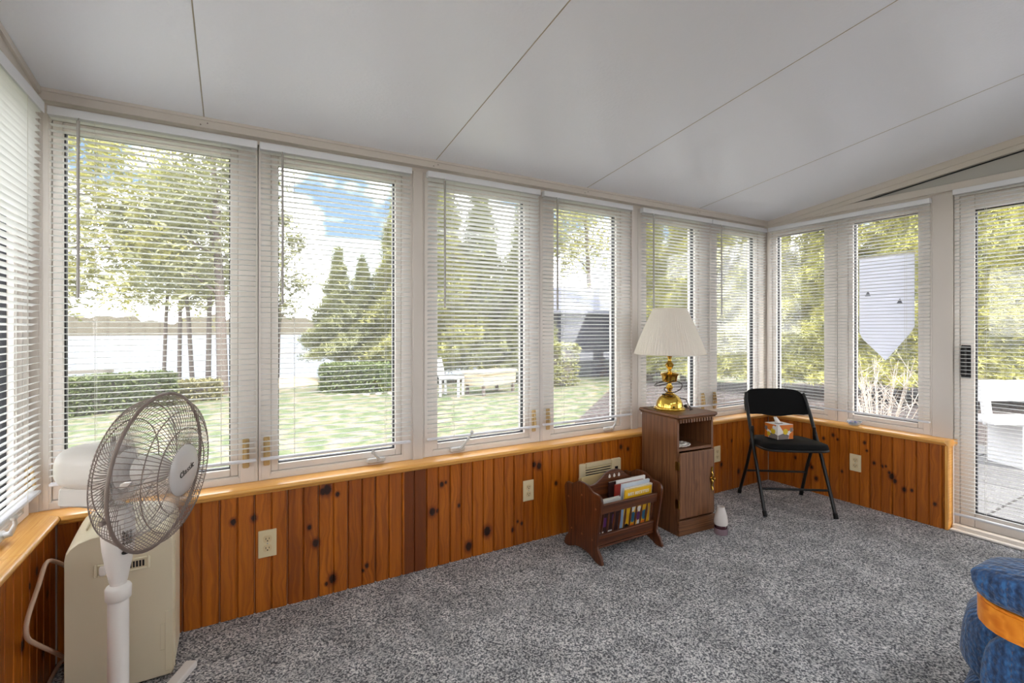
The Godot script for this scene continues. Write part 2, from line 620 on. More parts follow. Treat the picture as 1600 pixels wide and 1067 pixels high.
func cap(x0: float, x1: float, front: float, m0: float, m1: float) -> B:
	# window stool with a rounded nosing and a small cove below; its ends are mitred by m0 and m1 per metre of depth
	var f := front
	var pr := PackedVector2Array([Vector2(-0.02, 0.500), Vector2(f - 0.028, 0.500), Vector2(f - 0.020, 0.502), Vector2(f - 0.015, 0.507), Vector2(f - 0.013, 0.513), Vector2(f - 0.008, 0.514), Vector2(f - 0.008, 0.516), Vector2(f - 0.003, 0.517), Vector2(f, 0.522), Vector2(f, 0.528), Vector2(f - 0.003, 0.533), Vector2(f - 0.009, 0.535), Vector2(-0.02, 0.535)])
	var b := B.new()
	b.prism(pr, x0, x1, Transform3D(AWAY, Vector3.ZERO), 0.6)
	for i in b.v.size():
		var p := b.v[i]
		if absf(p.x - x0) < 1e-4:
			p.x += m0 * p.z
		elif absf(p.x - x1) < 1e-4:
			p.x += m1 * p.z
		b.v[i] = p
	return b

func pine_wall(called: String, wide: float, pitch: float, phase: float, knots: Array, darker: Array, sd: int) -> StandardMaterial3D:
	var w := mini(2048, int(wide * 480.0))
	var h := 256
	var im := Image.create(w, h, false, Image.FORMAT_RGB8)
	var f := FastNoiseLite.new()
	f.seed = sd
	f.frequency = 1.0
	f.fractal_octaves = 3
	var r := RandomNumberGenerator.new()
	r.seed = sd
	var tone := []
	for k in 60:
		tone.append(r.randf_range(-0.35, 0.35))
	var light := Color(0.79, 0.45, 0.10)
	var deep := Color(0.53, 0.255, 0.045)
	for x in w:
		var px := wide * x / w
		var k := int(floor((px - phase) / pitch)) + 3
		var dark := false
		for d in darker:
			if px > d[0] and px < d[1]:
				dark = true
		for y in h:
			var py := 0.51 * (1.0 - (y + 0.5) / h)
			var warp := f.get_noise_3d(px * 9.0, py * 4.0, k * 7.0) * 0.02
			var near := 9.0
			var kd := 0.0
			for q in knots:
				var dx: float = (px - q[0]) / (q[2] * 0.85)
				var dy: float = (py - q[1]) / (q[2] * 1.15)
				var dd := sqrt(dx * dx + dy * dy) + 0.25 * f.get_noise_2d(px * 120.0, py * 120.0)
				if dd < near:
					near = dd
				if absf(dx) < 4.0:
					warp += 0.006 * exp(-dd * dd * 0.25) * signf(dx)
			var a := f.get_noise_3d((px + warp) * 60.0, py * 1.4, k * 3.1)
			var c2 := f.get_noise_3d((px + warp) * 210.0, py * 3.0, k * 5.3)
			var s := clampf(0.42 + 0.55 * a + 0.22 * c2 + tone[k % 60] * 0.55, 0, 1)
			var c := light.lerp(deep, s)
			if dark:
				c = c.lerp(Color(0.36, 0.16, 0.06), 0.72)
			if near < 2.2:
				c = c.lerp(Color(0.40, 0.15, 0.04), 0.6 * (1.0 - smoothstep(1.0, 2.2, near)))
			if near < 1.15:
				c = c.lerp(Color(0.13, 0.05, 0.025), 0.92 * (1.0 - smoothstep(0.75, 1.15, near)))
			if near < 0.5:
				c = c.lerp(Color(0.24, 0.10, 0.05), 0.5 * (1.0 - smoothstep(0.2, 0.5, near)))
			im.set_pixel(x, y, c)
	var m := mat(called, Color(1, 1, 1), 0.33)
	m.albedo_texture = ImageTexture.create_from_image(im)
	m.texture_repeat = false
	m.clearcoat_enabled = true
	m.clearcoat = 0.3
	m.clearcoat_roughness = 0.25
	return m

func board_shape(x0: float, x1: float, top: float, z: float, u0: float, wide: float) -> B:
	# one tongue-and-groove board: bevelled edges and a bead down the middle
	var b := B.new()
	var mid := (x0 + x1) * 0.5
	var pr := [Vector2(x0, z - 0.009), Vector2(x0 + 0.0012, z - 0.009), Vector2(x0 + 0.0045, z), Vector2(mid - 0.0045, z), Vector2(mid - 0.001, z - 0.007), Vector2(mid + 0.001, z - 0.007), Vector2(mid + 0.0045, z), Vector2(x1 - 0.0045, z), Vector2(x1 - 0.0012, z - 0.009), Vector2(x1, z - 0.009), Vector2(x1, z - 0.012), Vector2(x0, z - 0.012)]
	if x1 - x0 < 0.08:
		pr = [Vector2(x0, z - 0.009), Vector2(x0 + 0.004, z), Vector2(x1 - 0.004, z), Vector2(x1, z - 0.009), Vector2(x1, z - 0.012), Vector2(x0, z - 0.012)]
	for i in pr.size():
		var p: Vector2 = pr[i]
		var q: Vector2 = pr[(i + 1) % pr.size()]
		var d := q - p
		var nn := Vector3(-d.y, 0, d.x).normalized()
		var up := (p.x - u0) / wide
		var uq := (q.x - u0) / wide
		var vt := 1.0 - top / 0.51
		b.quad(Vector3(p.x, 0.001, p.y), Vector3(q.x, 0.001, q.y), Vector3(q.x, top, q.y), Vector3(p.x, top, p.y), nn, Vector2(up, 1), Vector2(uq, 1), Vector2(uq, vt), Vector2(up, vt))
	return b

func boards(parent: Node3D, x0: float, x1: float, pitch: float, seam: float, z: float, m: Material) -> void:
	var k := int(floor((x0 - seam) / pitch))
	while seam + k * pitch < x1 - 0.004:
		var a := maxf(x0, seam + k * pitch + 0.0006)
		var c := minf(x1, seam + (k + 1) * pitch - 0.0006)
		if c - a > 0.006:
			part(parent, "board", board_shape(a, c, 0.503, z, x0, x1 - x0), m)
		k += 1

func build_room() -> void:
	# floor
	var fl := setting("floor")
	part(fl, "carpet", span(B.new(), -0.70, 3.78, -0.06, 0.0, -2.40, 1.56), M.carpet, "grey flecked looped carpet")
	part(fl, "subfloor", span(B.new(), -0.73, 3.87, -0.45, -0.06, -2.47, 1.66), M.trim_paint)
	# ceiling of long white panels that rise towards the house
	var ce := setting("ceiling")
	var tilt := Basis(Vector3.RIGHT, -atan(SLOPE))
	var edges := [-0.80, -0.105, 0.896, 1.873, 2.896, 3.90]
	var zm := -0.375
	var len := 4.25 / cos(atan(SLOPE))
	for i in 5:
		var x0: float = edges[i] + 0.0016
		var x1: float = edges[i + 1] - 0.0016
		part(ce, "panel", B.new().box(Vector3((x0 + x1) * 0.5, ceil_y(zm), zm) + tilt * Vector3(0, 0.02, 0), Vector3(x1 - x0, 0.04, len), tilt, 0.0012), M.ceiling)
	part(ce, "backing", B.new().box(Vector3(1.55, ceil_y(zm), zm) + tilt * Vector3(0, 0.052, 0), Vector3(4.7, 0.10, len), tilt), M.seam)
	for i in range(1, 5):
		part(ce, "joint_strip", B.new().box(Vector3(edges[i], ceil_y(zm), zm) + tilt * Vector3(0, 0.0016, 0), Vector3(0.0031, 0.004, len), tilt), M.seam)
	# long window wall
	var wb := setting("wall_back", BACK)
	var knots := []
	for q in [[-0.003, 0.401, 0.011], [0.072, 0.402, 0.011], [0.364, 0.474, 0.02], [0.345, 0.468, 0.014], [0.408, 0.446, 0.009], [0.289, 0.319, 0.009], [0.315, 0.243, 0.015], [0.386, 0.065, 0.017], [0.36, 0.05, 0.007], [0.539, 0.088, 0.009], [0.522, 0.068, 0.006], [0.913, 0.408, 0.011], [0.935, 0.415, 0.006], [0.862, 0.278, 0.017], [0.89, 0.278, 0.008], [1.171, 0.116, 0.022], [1.063, 0.059, 0.019], [1.502, 0.418, 0.016], [1.47, 0.43, 0.012], [1.387, 0.114, 0.008], [1.33, 0.09, 0.010], [1.008, 0.283, 0.008], [1.36, 0.13, 0.006], [1.62, 0.3, 0.01], [2.12, 0.45, 0.012], [2.18, 0.43, 0.01], [2.95, 0.38, 0.011], [3.10, 0.2, 0.014], [2.75, 0.3, 0.01], [3.3, 0.12, 0.015], [3.22, 0.36, 0.01], [-0.3, 0.2, 0.014], [-0.42, 0.36, 0.012], [2.72, 0.46, 0.012], [2.80, 0.4, 0.008], [3.46, 0.3, 0.012]]:
		knots.append([q[0] + 0.547, q[1], q[2]])
	var pine := pine_wall("pine_back", 4.22, 0.1262, 0.547 + 0.076 - 0.1262 * 5, knots, [[0.547 + 0.72, 0.547 + 0.83]], 91)
	part(wb, "wall_core", span(B.new(), -0.75, 3.87, -0.45, 0.50, -0.10, 0.0620), M.trim_paint)
	boards(wb, -0.547, 3.673, 0.1262, 0.076, 0.0743, pine)
	part(wb, "cap_board", cap(-0.63, 3.75, 0.102, 1.0, -1.0), M.pine_cap, "honey pine window sill board with moulded nose")
	part(wb, "header", span(B.new(), -0.75, 3.87, 1.998, 2.20, -0.10, 0.0), M.trim_paint)
	var ev := B.new()
	span(ev, -0.63, 3.75, 2.018, 2.080, 0.0, 0.040, 0.003)
	span(ev, -0.63, 3.75, 2.048, 2.072, 0.040, 0.046, 0.002)
	part(wb, "eave_trim", ev, M.trim_paint)
	for x in [0.812, 2.305]:
		part(wb, "post", span(B.new(), x - 0.0265, x + 0.0265, 0.53, 2.0, -0.10, 0.010, 0.003), M.trim_paint)
	part(wb, "corner_post", span(B.new(), -0.75, -0.612, 0.50, 2.0, -0.10, 0.0, 0.002), M.trim_paint)
	part(wb, "corner_post", span(B.new(), 3.735, 3.87, 0.50, 2.0, -0.10, 0.0, 0.002), M.trim_paint)
	for x in edges.slice(1, 5):
		for d in [-0.012, 0.012]:
			part(wb, "screw", B.new().lathe([Vector2(0, 0), Vector2(0.003, 0), Vector2(0.0028, 0.001), Vector2(0, 0.0014)], 8, Transform3D(Basis(Vector3.RIGHT, PI / 2), Vector3(x + d, 2.034 + d * 0.4, 0.0395))), M.fan_grey)
	# right wall
	var wr := setting("wall_right", RIGHT, -PI / 2)
	knots = []
	for q in [[-2.081, 0.224, 0.010], [-1.983, 0.195, 0.014], [-1.96, 0.18, 0.011], [-1.928, 0.106, 0.013], [-1.876, 0.409, 0.009], [-1.812, 0.445, 0.010], [-1.783, 0.42, 0.007], [-1.613, 0.431, 0.009], [-1.60, 0.38, 0.007], [-1.557, 0.308, 0.009], [-1.51, 0.298, 0.008], [-1.489, 0.303, 0.006], [-1.457, 0.245, 0.016], [-1.44, 0.22, 0.012], [-1.47, 0.265, 0.008], [-1.389, 0.179, 0.012], [-1.349, 0.186, 0.008], [-1.233, 0.136, 0.009], [-1.754, 0.202, 0.008], [-2.16, 0.3, 0.01]]:
		knots.append([q[0] + 2.2957, q[1], q[2]])
	pine = pine_wall("pine_right", 1.11, 0.1262, -0.05, knots, [], 92)
	part(wr, "wall_core", span(B.new(), -0.10, 1.165, -0.45, 0.50, -0.10, 0.0648), M.trim_paint)
	boards(wr, 0.0743, 1.170, 0.1262, 0.0243, 0.077, pine)
	part(wr, "end_board", span(B.new(), 1.1705, 1.186, 0.0, 0.502, 0.0, 0.077, 0.002), M.pine_cap, "pale end board of the pine wainscot")
	part(wr, "cap_board", cap(0.0, 1.205, 0.105, 1.0, -0.25), M.pine_cap, "honey pine sill board on the short wall")
	part(wr, "post", span(B.new(), 1.085, 1.187, 0.53, 2.02, -0.10, 0.008, 0.003), M.trim_paint)
	part(wr, "window_header", span(B.new(), -0.10, 3.95, 2.028, 2.072, -0.10, 0.018, 0.003), M.trim_paint)
	part(wr, "window_head", span(B.new(), -0.10, 1.187, 1.998, 2.03, -0.10, 0.0), M.trim_paint)
	var gx1 := 3.95
	part(wr, "gable_panel", B.new().prism(PackedVector2Array([Vector2(-0.05, 2.06), Vector2(gx1, 2.06), Vector2(gx1, 2.07 + SLOPE * gx1), Vector2(-0.05, 2.07)]), -0.09, -0.004), M.gable, "grey triangular gable panel")
	part(wr, "gable_gasket", B.new().prism(PackedVector2Array([Vector2(0.68, 2.066), Vector2(0.72, 2.0775), Vector2(gx1, 1.984 + SLOPE * gx1), Vector2(gx1, 1.975 + SLOPE * gx1)]), -0.006, 0.0005), M.gasket)
	var rk := B.new()
	rk.prism(PackedVector2Array([Vector2(-0.02, 1.984), Vector2(gx1, 1.982 + SLOPE * gx1), Vector2(gx1, 2.075 + SLOPE * gx1), Vector2(-0.02, 2.074)]), -0.006, 0.024)
	rk.prism(PackedVector2Array([Vector2(-0.02, 2.014), Vector2(gx1, 2.012 + SLOPE * gx1), Vector2(gx1, 2.075 + SLOPE * gx1), Vector2(-0.02, 2.074)]), 0.024, 0.034)
	part(wr, "rake_trim", rk, M.trim_paint)
	part(wr, "wall_panel", span(B.new(), 2.96, 4.03, -0.45, 2.03, -0.10, 0.0), M.trim_paint)
	part(wr, "door_sill_base", span(B.new(), 1.165, 2.96, -0.45, -0.06, -0.10, 0.0), M.trim_paint)
	# left wall
	var wl := setting("wall_left", LEFT, PI / 2)
	pine = pine_wall("pine_left", 3.696, 0.1262, 0.03, [[3.60, 0.30, 0.012], [3.50, 0.42, 0.012], [3.56, 0.12, 0.014], [3.38, 0.25, 0.015], [3.44, 0.40, 0.008], [3.2, 0.2, 0.012]], [], 93)
	part(wl, "wall_core", span(B.new(), -0.25, 3.87, -0.45, 0.50, -0.10, 0.0708), M.trim_paint)
	boards(wl, 0.0, 3.696, 0.1262, 0.03, 0.083, pine)
	part(wl, "cap_board", cap(-0.15, 3.30, 0.099, 0.0, 0.55), M.pine_cap, "honey pine sill board along the left wall")
	part(wl, "cap_board", cap(3.3015, 3.769, 0.099, 0.55, -1.0), M.pine_cap, "honey pine sill board ending in the corner mitre")
	part(wl, "header", span(B.new(), -0.25, 3.87, 1.998, 2.10, -0.10, 0.0), M.trim_paint)
	part(wl, "gable_panel", B.new().prism(PackedVector2Array([Vector2(3.87, 2.06), Vector2(-0.2, 2.06), Vector2(-0.2, 2.09 + SLOPE * 3.97), Vector2(3.87, 2.06)]), -0.09, -0.004), M.gable)
	var rl := B.new()
	rl.prism(PackedVector2Array([Vector2(3.79, 1.990), Vector2(-0.2, 1.990 + SLOPE * 3.97), Vector2(-0.2, 2.075 + SLOPE * 3.97), Vector2(3.79, 2.072)]), -0.006, 0.024)
	rl.prism(PackedVector2Array([Vector2(3.79, 2.030), Vector2(-0.2, 2.030 + SLOPE * 3.97), Vector2(-0.2, 2.075 + SLOPE * 3.97), Vector2(3.79, 2.072)]), 0.024, 0.034)
	part(wl, "rake_trim", rl, M.trim_paint)
	for x in [0.86, 2.31]:
		part(wl, "post", span(B.new(), x - 0.03, x + 0.03, 0.53, 2.0, -0.10, 0.010, 0.003), M.trim_paint)
	part(wl, "end_wall", span(B.new(), -0.25, -0.12, 0.50, 2.0, -0.10, 0.0), M.trim_paint)
	# house wall behind the camera
	var wf := setting("wall_front")
	part(wf, "wall_core", span(B.new(), -0.73, 3.87, -0.45, 2.75, 1.55, 1.66), M.trim_paint)

# ---------------------------------------------------------------- flush lamps added unseen over the near half of the room to brighten it
func build_fill_lamps() -> void:
	for x in [0.45, 2.35]:
		var z := 0.75
		var o := thing("fill_lamp", "added unseen ceiling fill lamp with a white diffuser, %s of the two" % ("left" if x < 1.0 else "right"), "fill lamp", Vector3(x, ceil_y(z) - 0.002, z), 0, "added fill lamps")
		o.rotation.x = -atan(SLOPE)
		part(o, "housing", span(B.new(), -0.62, 0.62, -0.055, 0.0, -0.16, 0.16, 0.004), M.trim_paint)
		part(o, "diffuser", span(B.new(), -0.60, 0.60, -0.062, -0.054, -0.145, 0.145, 0.004), M.diffuser)
		var a := AreaLight3D.new()
		a.name = "fill_light"
		a.area_size = Vector2(1.18, 0.28)
		a.light_energy = FILL_ENERGY
		a.light_color = Color(0.97, 0.985, 1.0)
		a.area_range = 12.0
		a.area_attenuation = 2.0
		a.shadow_enabled = true
		a.position = Vector3(0, -0.068, 0)
		a.rotation.x = -PI / 2
		o.add_child(a)

# ---------------------------------------------------------------- windows
func casement(n: int, at: Vector3, turn: float, x0: float, x1: float, g0: float, g1: float, crank_x: float, arm: Vector3, lock_x := -99.0) -> void:
	var w := setting("window_%d" % n, at, turn)
	var y0 := 0.527
	var y1 := 2.0
	var b := B.new()
	frame(b, x0, x1, y0, y1, g0 - 0.030, g1 + 0.030, 0.566, 1.968, -0.095, -0.004, 0.002)
	frame(b, x0 + 0.012, x1 - 0.012, y0 + 0.01, y1 - 0.006, g0 - 0.036, g1 + 0.036, 0.560, 1.974, -0.004, -0.001, 0.001)
	part(w, "window_frame", b, M.vinyl)
	b = B.new()
	frame(b, g0 - 0.0295, g1 + 0.0295, 0.5665, 1.9675, g0, g1, 0.596, 1.938, -0.085, -0.014, 0.003)
	part(w, "sash", b, M.vinyl)
	b = B.new()
	frame(b, g0 - 0.001, g1 + 0.001, 0.595, 1.939, g0 + 0.004, g1 - 0.004, 0.600, 1.934, -0.060, -0.034)
	part(w, "gasket", b, M.gasket)
	part(w, "glass_pane", span(B.new(), g0 + 0.002, g1 - 0.002, 0.598, 1.936, -0.047, -0.043), M.glass)
	if crank_x > -50.0:
		var c := part(w, "crank", span(B.new(), crank_x - 0.045, crank_x + 0.045, 0.546, 0.572, -0.004, 0.020, 0.008), M.crank)
		var k := B.new()
		var p0 := Vector3(crank_x + 0.01, 0.564, 0.020)
		k.tube([p0, p0 + Vector3(0, 0.004, 0.016)], 0.009, 10)
		k.tube([p0 + Vector3(0, 0.004, 0.014), p0 + arm * 0.6 + Vector3(0, 0, 0.012), p0 + arm], [0.0075, 0.006, 0.0055], 8)
		k.blob(p0 + arm, Vector3(0.010, 0.010, 0.010), 1.0, Basis.IDENTITY, null, 0.0, 10, 6)
		part(c, "crank_handle", k, M.crank)
	if lock_x > -50.0:
		var lk := B.new()
		span(lk, lock_x - 0.013, lock_x + 0.013, 0.60, 0.725, -0.002, 0.010, 0.004)
		lk.box(Vector3(lock_x, 0.675, 0.018), Vector3(0.012, 0.085, 0.012), Basis(Vector3.RIGHT, -0.12), 0.004)
		part(w, "sash_lock", lk, M.lock, "tan lever lock")

func build_windows() -> void:
	casement(1, BACK, 0, -0.615, 0.091, -0.55, -0.013, -0.42, Vector3(0.07, 0.004, 0.008), 0.045)
	casement(2, BACK, 0, 0.093, 0.787, 0.172, 0.702, 0.60, Vector3(-0.035, 0.045, 0.028), 0.125)
	casement(3, BACK, 0, 0.837, 1.560, 0.926, 1.461, 1.03, Vector3(0.055, 0.085, 0.028), 1.513)
	casement(4, BACK, 0, 1.562, 2.280, 1.668, 2.164, 2.08, Vector3(0.010, 0.052, 0.03), 1.612)
	casement(5, BACK, 0, 2.330, 3.052, 2.435, 2.925, 2.62, Vector3(0.05, 0.02, 0.02), 2.985)
	casement(6, BACK, 0, 3.054, 3.737, 3.171, 3.638, 3.52, Vector3(0.035, 0.03, 0.02), 3.115)
	casement(7, RIGHT, -PI / 2, 0.012, 0.540, 0.085, 0.445, 0.26, Vector3(-0.01, 0.04, 0.025))
	casement(8, RIGHT, -PI / 2, 0.542, 1.086, 0.637, 1.008, -99, Vector3.ZERO)
	casement(9, LEFT, PI / 2, 3.04, 3.755, 3.12, 3.66, 3.45, Vector3(-0.03, 0.06, 0.03), 3.71)
	casement(10, LEFT, PI / 2, 2.34, 3.038, 2.42, 2.95, 2.6, Vector3(0.03, 0.06, 0.03))
	casement(11, LEFT, PI / 2, 1.59, 2.28, 1.67, 2.21, 1.9, Vector3(0.03, 0.06, 0.03))
	casement(12, LEFT, PI / 2, 0.89, 1.588, 0.97, 1.50, 1.2, Vector3(0.03, 0.06, 0.03))
	casement(13, LEFT, PI / 2, -0.12, 0.83, -0.03, 0.75, 0.3, Vector3(0.03, 0.06, 0.03))

# ---------------------------------------------------------------- mini blinds
func slat_shape(w: float, tilt: float) -> B:
	# one aluminium slat: 25 mm wide, slightly crowned, 0.5 mm thick
	var b := B.new()
	var pts := []
	for k in 5:
		var s := -1.0 + 0.5 * k
		pts.append(Vector2(s * 0.0125, 0.0022 * (1.0 - s * s)).rotated(tilt))
	for k in 4:
		var p: Vector2 = pts[k]
		var q: Vector2 = pts[k + 1]
		var d := (q - p).normalized()
		var nn := Vector3(0, d.x, -d.y)
		for side in [1.0, -1.0]:
			var o: float = 0.00025 * side
			b.quad(Vector3(0, p.y + o, p.x), Vector3(w, p.y + o, p.x), Vector3(w, q.y + o, q.x), Vector3(0, q.y + o, q.x), nn * side)
	return b

func blind(label: String, at: Vector3, turn: float, w: float, top: float, bottom: float, tilt: float, wand_x: float, wand_low: float, cords: Array, valance := false) -> void:
	# local x along the rail, local z into the room
	var o := thing("mini_blind", label, "blind", at, turn, "white mini blinds")
	var hr := B.new()
	span(hr, -0.002, w + 0.002, top - 0.031, top, -0.0135, 0.0165, 0.002)
	if valance:
		span(hr, -0.004, w + 0.004, top - 0.036, top + 0.003, 0.0168, 0.019, 0.0008)
	part(o, "headrail", hr, M.blind_rail)
	var sl := slat_shape(w - 0.006, deg_to_rad(tilt)).mesh()
	var pitch := 0.0222
	var y := top - 0.040
	while y > bottom + 0.026:
		var s := part(o, "slat", sl, M.blind_slat)
		s.position = Vector3(0.003, y, 0)
		y -= pitch
	part(o, "bottom_rail", span(B.new(), 0.001, w - 0.001, bottom, bottom + 0.011, -0.0125, 0.0125, 0.003), M.blind_rail)
	for cx in cords:
		var c := B.new()
		for z in [-0.0135, 0.0135]:
			c.tube([Vector3(cx, top - 0.02, z), Vector3(cx, bottom + 0.004, z)], 0.0007, 5)
		part(o, "ladder_cord", c, M.cord_white)
	if wand_x > -50:
		var wd := B.new()
		wd.tube([Vector3(wand_x, top - 0.028, 0.014), Vector3(wand_x, top - 0.036, 0.022), Vector3(wand_x, top - 0.046, 0.024)], 0.0018, 6)
		wd.tube([Vector3(wand_x, top - 0.042, 0.024), Vector3(wand_x, wand_low, 0.025)], [0.0054, 0.0054], 6)
		part(o, "tilt_wand", wd, M.wand, "grey plastic tilt wand")

func build_blinds() -> void:
	var z := -2.330
	blind("white mini blind behind the standing fan, first on the long window wall", Vector3(-0.575, 0, z), 0, 0.660, 1.996, 0.632, 3, 0.085, 1.31, [0.13, 0.53])
	blind("white mini blind in front of the window with blue sky and hedge", Vector3(0.098, 0, z), 0, 0.665, 1.996, 0.632, 3, 0.085, 1.305, [0.135, 0.54])
	blind("white mini blind with the most closed slats, in front of the beige garden table", Vector3(0.850, 0, z), 0, 0.675, 1.996, 0.630, 19, 0.085, 1.305, [0.14, 0.54])
	blind("white mini blind in front of the dark garden shed", Vector3(1.553, 0, z), 0, 0.690, 1.996, 0.635, 6, 0.085, 1.305, [0.14, 0.55])
	blind("white mini blind behind the brass table lamp", Vector3(2.335, 0, z), 0, 0.688, 1.996, 0.633, 9, 0.085, 1.20, [0.14, 0.55])
	blind("white mini blind on the long wall next to the far corner", Vector3(3.032, 0, z), 0, 0.660, 1.996, 0.633, 9, 0.085, 1.30, [0.13, 0.53])
	blind("wide white mini blind spanning two windows and the hanging banner", Vector3(3.695, 0, -2.300), -PI / 2, 1.025, 1.997, 0.618, 5, -99, 0, [0.13, 0.52, 0.90])
	blind("tall white mini blind over the sliding glass door", Vector3(3.692, 0, -1.163), -PI / 2, 1.66, 2.018, 0.100, 5, -99, 0, [0.14, 0.75, 1.40], false)
	blind("white mini blind on the left wall beside the fan", Vector3(-0.590, 0, -0.93), PI / 2, 1.335, 1.985, 0.630, 14, -99, 0, [0.12, 0.70, 1.20], true)
	blind("white mini blind on the left wall farther from the corner", Vector3(-0.590, 0, 0.52), PI / 2, 1.39, 1.985, 0.630, 14, -99, 0, [0.12, 0.70, 1.20], true)

# ---------------------------------------------------------------- sliding door
func build_door() -> void:
	var d := setting("door_1", RIGHT, -PI / 2)
	var b := B.new()
	frame(b, 1.189, 2.958, -0.058, 2.026, 1.215, 2.93, 0.030, 1.985, -0.098, -0.002, 0.003)
	part(d, "door_frame", b, M.vinyl)
	b = B.new()
	span(b, 1.19, 2.955, 0.001, 0.036, -0.002, 0.040, 0.008)
	span(b, 1.19, 2.955, 0.001, 0.014, 0.040, 0.075, 0.005)
	part(d, "threshold", b, M.vinyl)
	for k in 2:
		var x0 := 1.216 + 0.84 * k
		var x1 := x0 + 0.87
		var z0 := -0.045 - 0.045 * k
		var leaf := B.new()
		frame(leaf, x0, x1, 0.032, 1.983, x0 + 0.066, x1 - 0.066, 0.118, 1.895, z0, z0 + 0.040, 0.004)
		var lf := part(d, "door_leaf", leaf, M.vinyl)
		var g := B.new()
		frame(g, x0 + 0.065, x1 - 0.065, 0.117, 1.896, x0 + 0.072, x1 - 0.072, 0.124, 1.889, z0 + 0.012, z0 + 0.030)
		part(lf, "gasket", g, M.gasket)
		part(lf, "glass_pane", span(B.new(), x0 + 0.067, x1 - 0.067, 0.119, 1.894, z0 + 0.018, z0 + 0.022), M.glass)
		if k == 0:
			var h := B.new()
			span(h, x0 + 0.006, x0 + 0.050, 0.905, 1.10, -0.005, 0.004, 0.003)
			span(h, x0 + 0.012, x0 + 0.034, 0.92, 1.085, 0.004, 0.032, 0.005)
			part(lf, "door_handle", h, M.slot, "black door handle")

# ---------------------------------------------------------------- outlets, heater
func outlet(label: String, at: Vector3, turn: float) -> void:
	var o := thing("wall_outlet", label, "outlet", at, turn, "cream wall outlets")
	part(o, "cover_plate", B.new().box(Vector3(0, 0, 0.0025), Vector3(0.070, 0.115, 0.005), Basis.IDENTITY, 0.002), M.outlet)
	for s in [-1.0, 1.0]:
		var poly := PackedVector2Array()
		for k in 20:
			var a := TAU * k / 20
			poly.append(Vector2(clampf(cos(a) * 0.0175, -0.0165, 0.0165), clampf(sin(a) * 0.0175, -0.0135, 0.0135) + s * 0.0195))
		var r := part(o, "receptacle", B.new().prism(poly, 0.004, 0.0066), M.outlet_face)
		var sl := B.new()
		sl.box(Vector3(-0.0063, s * 0.0195 + 0.002, 0.0066), Vector3(0.0022, 0.0085, 0.0008))
		sl.box(Vector3(0.0063, s * 0.0195 + 0.002, 0.0066), Vector3(0.0022, 0.0070, 0.0008))
		sl.lathe([Vector2(0, 0), Vector2(0.0026, 0), Vector2(0.0026, 0.0004), Vector2(0, 0.0004)], 10, Transform3D(Basis(Vector3.RIGHT, PI / 2), Vector3(0, s * 0.0195 - 0.0075, 0.0066)))
		part(r, "slots", sl, M.slot)
	part(o, "screw", B.new().lathe([Vector2(0, 0), Vector2(0.003, 0), Vector2(0.0025, 0.001), Vector2(0, 0.0013)], 10, Transform3D(Basis(Vector3.RIGHT, PI / 2), Vector3(0, 0, 0.005))), M.steel)

func build_fittings() -> void:
	outlet("cream wall outlet nearest the portable air conditioner", Vector3(0.124, 0.287, -2.2955), 0)
	outlet("cream wall outlet between the fan and the magazine stand", Vector3(1.430, 0.292, -2.2955), 0)
	outlet("cream wall outlet between the cabinet and the folding chair", Vector3(3.049, 0.285, -2.2955), 0)
	outlet("cream wall outlet on the short wall right of the chair", Vector3(3.6728, 0.284, -1.675), -PI / 2)
	# wall register behind the magazine stand
	var h := thing("wall_heater", "cream wall heater with a slotted grille behind the magazine stand", "heater", Vector3(1.945, 0.300, -2.2955))
	var b := B.new()
	frame(b, -0.162, 0.162, -0.105, 0.090, -0.118, 0.085, -0.075, 0.060, 0.0, 0.020, 0.006)
	part(h, "cover", b, M.outlet)
	part(h, "recess", span(B.new(), -0.119, 0.086, -0.076, 0.061, 0.0, 0.004), M.slot)
	for k in 9:
		var y := -0.066 + 0.015 * k
		part(h, "louvre", B.new().box(Vector3(-0.0165, y, 0.012), Vector3(0.203, 0.0085, 0.008), Basis(Vector3.RIGHT, 0.5), 0.002), M.outlet)
	part(h, "switch", span(B.new(), 0.108, 0.132, 0.015, 0.042, 0.019, 0.022, 0.001), M.slot, "small dark switch")

